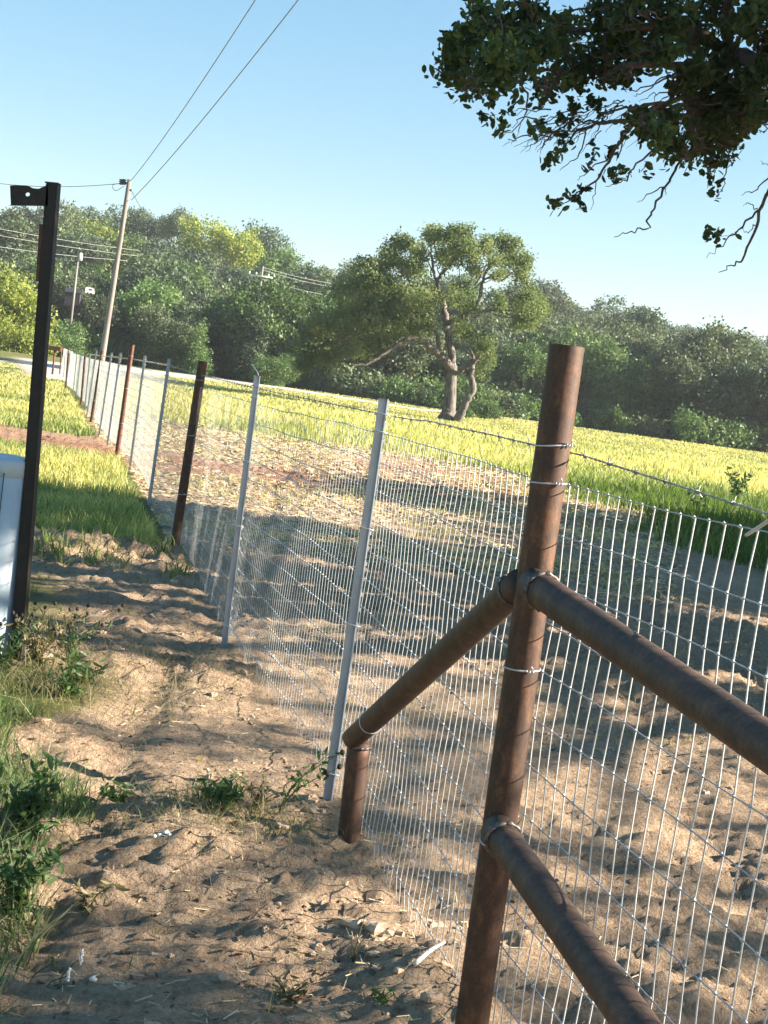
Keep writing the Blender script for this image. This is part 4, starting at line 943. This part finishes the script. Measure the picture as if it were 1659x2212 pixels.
# a lower oak beyond it, outside the view, whose shade crosses the edge of the field
o = put_tree(12.5, 20.5, 0.72, 'round', 'tree_d', sz=0.95, label='dark oak beyond the right edge shading the field', name='shade_oak'); del o['group']
o = put_tree(16.5, 15.0, 0.85, 'round', 'tree_d', sz=1.0, label='dark oak beyond the right edge behind the hanging boughs', name='shade_oak'); del o['group']

# ------------------------------------------------------------------ grass
def blades(P, h, wd, col, rg, lean=0.35, dirn=None):
    n = len(P); a = rg.random(n) * 6.283; u = np.stack([np.cos(a), np.sin(a), np.zeros(n)], 1)
    l = rg.normal(size=(n, 2)) * lean; h = h[:, None]; wd = wd[:, None]
    top = P + np.concatenate([l * h * 1.0, h * np.ones((n, 1))], 1); mid = P + np.concatenate([l * h * 0.28, h * 0.55], 1)
    V = np.stack([P - u * wd, P + u * wd, mid + u * wd * 0.8, mid - u * wd * 0.8, top], 1).reshape(-1, 3)
    b = np.arange(n)[:, None] * 5
    return V, b + np.array([[0, 1, 2, 3]]), b + np.array([[3, 2, 4]]), np.repeat(col, 5, 0)
def lerp(a, b, t): return np.asarray(a) * (1 - t) + np.asarray(b) * t
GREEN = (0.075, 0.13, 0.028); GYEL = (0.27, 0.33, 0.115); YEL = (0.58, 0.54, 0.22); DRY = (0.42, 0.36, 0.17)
rgx = np.random.default_rng(21)
VV = []; QQ = []; TT = []; CC = []; nn = 0
def addb(V, Q, T, Cc):
    global nn
    VV.append(V); QQ.append(Q + nn); TT.append(T + nn); CC.append(Cc); nn += len(V)
def field(n, y0, y1, u0, u1, side, hfun, colfun, wk=0.00042, keep=None):
    y = np.exp(rgx.uniform(math.log(y0), math.log(y1), n)); x = y * rgx.uniform(u0, u1, n)
    f = fence_x(y); m = (x < f - 0.12) if side < 0 else (x > f + 0.15)
    m &= rgx.random(n) > dirtmask(x, y) * 1.35 ; m &= roadmask(x, y) < 0.35
    if keep is not None: m &= keep(x, y)
    x, y = x[m], y[m]; z = gzf(x, y) - 0.01
    h = hfun(x, y); wd = np.maximum(0.0016, y * wk) * rgx.uniform(0.7, 1.4, len(x))
    addb(*blades(np.stack([x, y, z], 1), h, wd, colfun(x, y), rgx))
def col_left(x, y):
    t = np.clip(0.58 + 2.4 * fbm(x * 0.7, y * 0.4, 3, 3) + rgx.normal(size=len(x)) * 0.22 + 0.25 * sst(y, 13, 16), 0, 1)[:, None]
    c = np.where(t < 0.5, lerp(GREEN, GYEL, t * 2), lerp(GYEL, YEL, t * 2 - 1)); return c * rgx.uniform(0.75, 1.2, (len(x), 1))
def col_right(x, y):
    t = np.clip(0.16 + 0.78 * sst(y + 3 * fbm(x * .3, y * .3, 8), 26, 44) + 1.3 * fbm(x * 0.4, y * 0.15, 4, 3) + rgx.normal(size=len(x)) * 0.2, 0, 1)[:, None]
    c = np.where(t < 0.45, lerp(GREEN, GYEL, t / 0.45), lerp(GYEL, YEL, (t - 0.45) / 0.55)); return c * rgx.uniform(0.75, 1.2, (len(x), 1))
field(150000, 9.5, 75, -0.55, -0.11, -1, lambda x, y: (0.07 + 0.12 * rgx.random(len(x)) ** 1.5) * (0.8 + 1.6 * fbm(x * 0.9, y * 0.9, 6)) * (1 - 0.45 * sst(y, 40, 60)), col_left)
field(190000, 12, 116, -0.30, 0.42, 1, lambda x, y: (0.14 + 0.26 * rgx.random(len(x)) ** 1.6) * (0.9 + 1.6 * fbm(x * 0.5, y * 0.5, 6)) * sst(y, 8, 16) * (1 - 0.62 * sst(y, 45, 80)), col_right)
# tall darker stand at the shaded edge on the right
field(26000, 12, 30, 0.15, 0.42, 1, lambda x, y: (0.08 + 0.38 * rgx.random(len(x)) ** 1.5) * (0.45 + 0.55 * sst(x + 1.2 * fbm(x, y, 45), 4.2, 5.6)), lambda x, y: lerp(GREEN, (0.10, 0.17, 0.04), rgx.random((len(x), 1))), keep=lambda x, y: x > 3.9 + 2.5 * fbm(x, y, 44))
# sparse tufts in the cleared strip
def tufts(n, y0, y1, u0, u1, h0, cols, per=14, spread=0.05, keep=None, wk=0.0005):
    y = np.exp(rgx.uniform(math.log(y0), math.log(y1), n)); x = y * rgx.uniform(u0, u1, n)
    if keep is not None: m = keep(x, y); x, y = x[m], y[m]
    x = np.repeat(x, per) + rgx.normal(size=len(x) * per) * spread; y = np.repeat(y, per) + rgx.normal(size=len(y) * per) * spread
    z = gzf(x, y) - 0.008; c = lerp(cols[0], cols[1], rgx.random((len(x), 1)))
    addb(*blades(np.stack([x, y, z], 1), h0 * rgx.uniform(0.4, 1.3, len(x)), np.maximum(0.0014, y * wk) * rgx.uniform(.7, 1.3, len(x)), c, rgx, lean=0.55))
tufts(900, 12, 36, -0.28, 0.2, 0.08, (DRY, (0.5, 0.46, 0.26)), 12, 0.10, keep=lambda x, y: (x > fence_x(y) + 0.1) & (fbm(x * .5, y * .5, 14) > -0.03))
tufts(110, 6, 13, -0.2, 0.35, 0.04, (DRY, DRY), 7, 0.05, keep=lambda x, y: (x > fence_x(y) + 0.3))
tufts(34, 3.0, 9, -0.30, -0.02, 0.05, (GREEN, DRY), 7, 0.02, keep=lambda x, y: (x < fence_x(y) - 0.2))
tufts(60, 9.0, 10.4, -0.3, -0.13, 0.12, (GREEN, GYEL), 12, 0.05, keep=lambda x, y: (x < fence_x(y) - 0.05))
xm, ym = hit(520, 1765)[:2]
for (cx_, cy_, n_, sp_, hh_) in ((xm, ym, 900, 0.16, 0.05), (xm - 0.1, ym + 0.1, 260, 0.08, 0.09), (-0.95, 6.35, 700, 0.30, 0.07), (-1.6, 10.1, 700, 0.5, 0.10), (-1.25, 5.7, 600, 0.2, 0.10)):
    x = cx_ + rgx.normal(size=n_) * sp_ * 1.4; y = cy_ + rgx.normal(size=n_) * sp_; 
    addb(*blades(np.stack([x, y, gzf(x, y) - 0.005], 1), hh_ * rgx.uniform(.3, 1.4, n_), np.full(n_, 0.0011) * rgx.uniform(.7, 1.4, n_), lerp((0.10, 0.12, 0.05), (0.40, 0.34, 0.2), rgx.random((n_, 1))), rgx, lean=1.1))
# near left bank of grass and weeds
def bank(n, x0, x1, y0, y1, h0, h1, cols, wd, keep, lean=0.6):
    x = rgx.uniform(x0, x1, n); y = rgx.uniform(y0, y1, n); m = keep(x, y); x, y = x[m], y[m]; z = gzf(x, y) - 0.01
    c = lerp(cols[0], cols[1], rgx.random((len(x), 1)) ** 1.5) * rgx.uniform(.7, 1.3, (len(x), 1))
    addb(*blades(np.stack([x, y, z], 1), rgx.uniform(h0, h1, len(x)), rgx.uniform(0.6, 1.4, len(x)) * wd, c, rgx, lean=lean))
BKP = np.array([hit(px, py)[:2] for px, py in ((30, 2212), (55, 2110), (105, 2010), (130, 1900), (105, 1800), (235, 1750), (215, 1700), (60, 1655), (10, 1620), (60, 1575), (190, 1520), (200, 1450), (150, 1400), (110, 1340), (60, 1300))])
BKP = BKP[np.argsort(BKP[:, 1])]
def bk(x, y):
    e = np.interp(y, BKP[:, 1], BKP[:, 0]) + 0.22 * fbm(x * 5, y * 5, 17)
    return (x < e - 0.02) & (rgx.random(len(x)) < 0.30 + 2.6 * np.clip(fbm(x * 2.6, y * 2.6, 19) + 0.1, 0, 1) + 0.3 * sst(e - x, 0.1, 0.3))
bank(30000, -2.8, -0.4, 2.3, 5.3, 0.03, 0.15, ((0.05, 0.10, 0.035), (0.20, 0.26, 0.11)), 0.0020, bk)
bank(1900, -2.2, -0.4, 2.5, 5.2, 0.10, 0.27, ((0.10, 0.16, 0.06), (0.46, 0.46, 0.28)), 0.0022, bk, 0.8)
bank(9000, -3.2, -1.0, 5.2, 8.0, 0.03, 0.13, ((0.06, 0.10, 0.03), (0.26, 0.25, 0.12)), 0.0026, bk, 0.6)
o = link('grass', mesh_np('grass', np.vstack(VV), np.vstack(QQ), np.vstack(TT), M['grass'], False, tint=np.vstack(CC)))
tag(o, 'yellow green meadow grass on both sides of the fence', 'grass', kind='stuff')

# straw and stubble lying on the soil
def litter(n, y0, y1, keep, u0=-0.33, u1=0.4, L=0.06):
    y = np.exp(rgx.uniform(math.log(y0), math.log(y1), n)); x = y * rgx.uniform(u0, u1, n); m = keep(x, y); x, y = x[m], y[m]
    k = len(x); a = rgx.random(k) * 6.28; l = L * rgx.uniform(0.4, 1.5, k) * np.maximum(1, y / 12); wd = np.maximum(0.0008, y * 0.00035)
    d = np.stack([np.cos(a), np.sin(a), rgx.normal(size=k) * 0.15], 1); nrm_ = np.stack([-np.sin(a), np.cos(a), rgx.normal(size=k) * 0.5], 1)
    P = np.stack([x, y, gzf(x, y) + 0.006], 1)
    V = np.stack([P - d * l[:, None] / 2 - nrm_ * wd[:, None], P - d * l[:, None] / 2 + nrm_ * wd[:, None], P + d * l[:, None] / 2 + nrm_ * wd[:, None], P + d * l[:, None] / 2 - nrm_ * wd[:, None]], 1)
    return V.reshape(-1, 3)
Va = litter(60000, 11.5, 38, lambda x, y: (x > fence_x(y)) & (dirtmask(x, y) > 0.3) & (fbm(x * .6, y * .6, 33) > -0.12), -0.28, 0.22)
Vb = litter(3200, 2.7, 12, lambda x, y: (fbm(x * 1.5, y * 1.5, 35) > 0.02) & (dirtmask(x, y) > 0.5), L=0.032)
V = np.vstack([Va, Vb]); o = link('straw_litter', mesh_np('straw_litter', V, np.arange(len(V)).reshape(-1, 4), None, M['straw'], False))
tag(o, 'pale straw and stubble scattered over the bare soil', 'straw', kind='stuff')
# dead leaves and bark crumbs
nl = 5200; y = np.exp(rgx.uniform(math.log(2.6), math.log(14), nl)); x = y * rgx.uniform(-0.36, 0.42, nl); m = (fbm(x * 2, y * 2, 47) + 0.06 * (x < fence_x(y)) > 0.03) & (dirtmask(x, y) > 0.5); x, y = x[m], y[m]
V, Q = leaves(np.stack([x, y, gzf(x, y) + 0.005], 1), 0.022, 0.5, rgx, nbias=None, shape='oval', jit=0.4)
V = V.reshape(-1, 6, 3); c_ = V.mean(1, keepdims=True); V[:, :, 2] = (c_ + (V - c_) * 0.35)[:, :, 2]
o = link('fallen_leaves', mesh_np('fallen_leaves', V.reshape(-1, 3), Q, None, M['dead_leaf'], False)); tag(o, 'small brown dead leaves strewn over the soil', 'leaves', kind='stuff')
# clods of soil
mb = MB()
for k in range(1700):
    y = math.exp(rgx.uniform(math.log(2.6), math.log(24))); x = y * rgx.uniform(-0.4, 0.42)
    if dirtmask(np.array([x]), np.array([y]))[0] < 0.6: continue
    dens = fbm(np.array([x * 1.3]), np.array([y * 1.3]), 37)[0]
    onridge = (x < fence_x(y)) and (abs(y - 10.3 - .2 * x) < 0.8 or abs(y - 6.3) < 0.3 or 19 < y < 24 or abs(x - fence_x(y)) < 0.25)
    if dens < 0.03 and not onridge: continue
    r = 0.003 + 0.011 * rgx.random() ** 2.2; r *= (1.0 + 0.10 * y) * (1.5 if onridge else 1)
    mb.blob((x, y, float(gzf(x, y)) + r * 0.05), (r * rgx.uniform(.7, 1.7), r * rgx.uniform(.6, 1.3), r * 0.6), k, 7, 5, 0.5)
o = mb.build('soil_clods', M['clod'], smooth=False); tag(o, 'loose brown clods lying on the turned soil', 'soil clods', kind='stuff')

# ------------------------------------------------------------------ separate weeds
def weed(px, py, nst, h, spread, label, leafn=14, leafL=0.035, mat='weed', seeds=0, cat='weed', lean=(0, 0), bare=0.0, name='weed', seed=1):
    b = hit(px, py); b[2] = float(gzf(b[0], b[1])); r = np.random.default_rng(seed)
    t = thing(name, label, cat, b); mb = MB(); LP = []; tips = []
    for k in range(nst):
        a = r.random() * 6.28; l = h * r.uniform(0.55, 1.1); e = np.array([math.cos(a) * spread * l + lean[0], math.sin(a) * spread * l + lean[1], l])
        P = spline([(0, 0, -0.01), e * [0.3, 0.3, 0.5], e], 6); mb.tube(P, np.linspace(0.0022, 0.0009, len(P)), 5)
        for j in range(leafn):
            f = bare + (1 - bare) * r.random(); i = f * (len(P) - 1); q = P[int(i)]; LP.append(q + r.normal(size=3) * leafL * 0.45)
        tips.append(e)
    mb.build('stem', M[mat], t)
    if LP: V, Q = leaves(np.array(LP), leafL, 0.33, r, shape='oval'); link('foliage', mesh_np('foliage', V, Q, None, M[mat], False), t)
    for j in range(seeds):
        mb = MB(); e = tips[j % len(tips)] + (r.normal(size=3) * 0.01 if j >= len(tips) else 0); mb.blob(e, (0.0085, 0.0085, 0.010), j, 8, 6, 0.12); mb.build('seed_head', M['seed'], t)
    return t
weed(470, 1745, 12, 0.095, 1.1, 'leafy green weed clump in the middle of the path', 20, 0.034, seed=3)
weed(430, 1735, 5, 0.10, 0.6, 'broad leaved sprig at the left of the middle weed clump', 10, 0.03, seed=4)
weed(560, 1740, 10, 0.12, 1.1, 'low straggling weed right of the middle weed clump', 10, 0.026, mat='weed_dry', seed=5)
weed(600, 1750, 5, 0.24, 0.35, 'slender dark seeded weed reaching in front of the silver post base', 12, 0.030, seeds=4, lean=(0.16, 0), bare=0.45, seed=6, name='seeded_weed')
weed(250, 1720, 6, 0.08, 0.8, 'dark green weed at the edge of the path left of centre', 18, 0.034, seed=7)
weed(150, 1500, 8, 0.11, 1.0, 'spreading green weed below the dark iron post', 20, 0.04, seed=8)
weed(80, 1440, 12, 0.30, 0.55, 'tall weed with black seed heads at the foot of the dark iron post', 18, 0.034, mat='weed_dry', seeds=14, bare=0.1, seed=9, name='seeded_weed')
weed(150, 1420, 10, 0.30, 0.75, 'loose weed with black seed heads right of the dark iron post', 12, 0.03, mat='weed', seeds=10, seed=10, name='seeded_weed')
weed(5, 1455, 9, 0.26, 0.5, 'weed with black seed heads in front of the pale pedestal', 20, 0.036, seeds=6, seed=11, name='seeded_weed')
weed(180, 1465, 9, 0.12, 1.3, 'sprawling weed with one long pale blade right of the post foot', 12, 0.05, seed=12)
weed(60, 1800, 14, 0.22, 0.6, 'bushy green weed on the left bank', 24, 0.04, seed=13)
weed(30, 1950, 14, 0.22, 0.7, 'bright sunlit weed on the left bank near the edge', 24, 0.034, seed=14)
weed(190, 1960, 8, 0.08, 0.9, 'small pale grass tuft left of the white pebbles', 5, 0.03, mat='weed_dry', seed=15)
weed(765, 2060, 3, 0.12, 0.35, 'single dry stalk standing on the soil near the fence foot', 2, 0.02, mat='weed_dry', seed=16)
weed(820, 2170, 7, 0.035, 1.0, 'tiny green sprout at the bottom beside the near post', 6, 0.02, seed=17)
weed(620, 2150, 12, 0.05, 1.2, 'low dry tuft at the bottom centre', 6, 0.02, mat='weed_dry', seed=18)
weed(1590, 1090, 12, 0.85, 0.45, 'tall dark weed standing at the shaded edge of the field', 22, 0.13, seed=19)
weed(1510, 1120, 9, 0.55, 0.4, 'shorter dark weed at the shaded edge of the field left of the tall one', 20, 0.11, seed=20)
b = hit(115, 2215); 
for j, (px, py, lab) in enumerate(((148, 2108, 'white flower spike lower on the left bank'), (176, 2068, 'white flower spike upper on the left bank'), (112, 2082, 'green budding stalk beside the white flower spikes'))):
    e = at(px, py, 2.95); s0 = np.array([e[0] - 0.05, 2.97, float(gz(-.7, 3.0)) + 0.0]); t = thing('flower_stalk', lab, 'wild flower', s0)
    mb = MB(); P = spline([np.zeros(3), (e - s0) * [0.3, .5, .5], e - s0], 6); mb.tube(P, 0.0013, 5); mb.build('stem', M['weed'], t)
    mb = MB(); rr = np.random.default_rng(j)
    for k in range(9): mb.blob(P[-1] + [0.0022 * rr.normal(), 0.003 * rr.normal(), 0.016 - 0.0036 * k], np.array([0.0026, 0.0026, 0.0034]) * rr.uniform(.6, 1.5, 3), k, 6, 4, 0.4)
    mb.build('flower_head', M['petal'] if j < 2 else M['weed'], t)

# white pebbles, pale stick
for j, (px, py, r, lab) in enumerate(((357, 1806, 0.0105, 'largest white pebble of the small heap on the path'), (343, 1813, 0.007, 'white pebble second in size beside the largest'), (332, 1818, 0.006, 'small white pebble at the left end of the heap'), (364, 1817, 0.006, 'small white pebble in front of the largest'), (203, 2100, 0.008, 'pale pebble by the white flower spikes'), (446, 1245, 0.012, 'pale scrap lying just behind the mesh by the second silver post'))):
    b = hit(px, py); mb = MB(); mb.blob((0, 0, 0), (r * 1.2, r, r * 0.9), j, 10, 7, 0.18); o = mb.build('pebble', M['stone'], loc=(b[0], b[1], float(gzf(b[0], b[1])) + r * 0.6)); tag(o, lab, 'pebble', 'white pebbles on the path')
a, c = hit(893, 2107), hit(955, 2068); mb = MB(); a[2] = float(gzf(a[0], a[1])) + 0.012; c[2] = float(gzf(c[0], c[1])) + 0.045
mb.tube(spline([np.zeros(3), (c - a) * 0.5 + [0, 0, 0.006], c - a], 5), np.linspace(0.006, 0.004, 11), 8); o = mb.build('stick', M['stone'], loc=a); tag(o, 'short pale stick lying near the foot of the near post', 'stick')

# ------------------------------------------------------------------ haze
bpy.ops.mesh.primitive_cube_add(size=1)
hz_ = bpy.context.object; hz_.name = 'haze'; hz_['kind'] = 'stuff'; hz_['label'] = 'thin bluish air between the camera and the hills'
hz_.scale = (2100, 1500, 62); hz_.location = (0, 640, 62 / 2 - 3.0)
m = bpy.data.materials.new('haze_air'); m.use_nodes = True; nt = m.node_tree; nt.nodes.remove(nt.nodes['Principled BSDF'])
pv = nt.nodes.new('ShaderNodeVolumePrincipled'); pv.inputs['Color'].default_value = (0.86, 0.93, 1.0, 1); pv.inputs['Density'].default_value = 0.00030; pv.inputs['Anisotropy'].default_value = 0.2
nt.links.new(pv.outputs[0], nt.nodes['Material Output'].inputs['Volume']); hz_.data.materials.append(m)
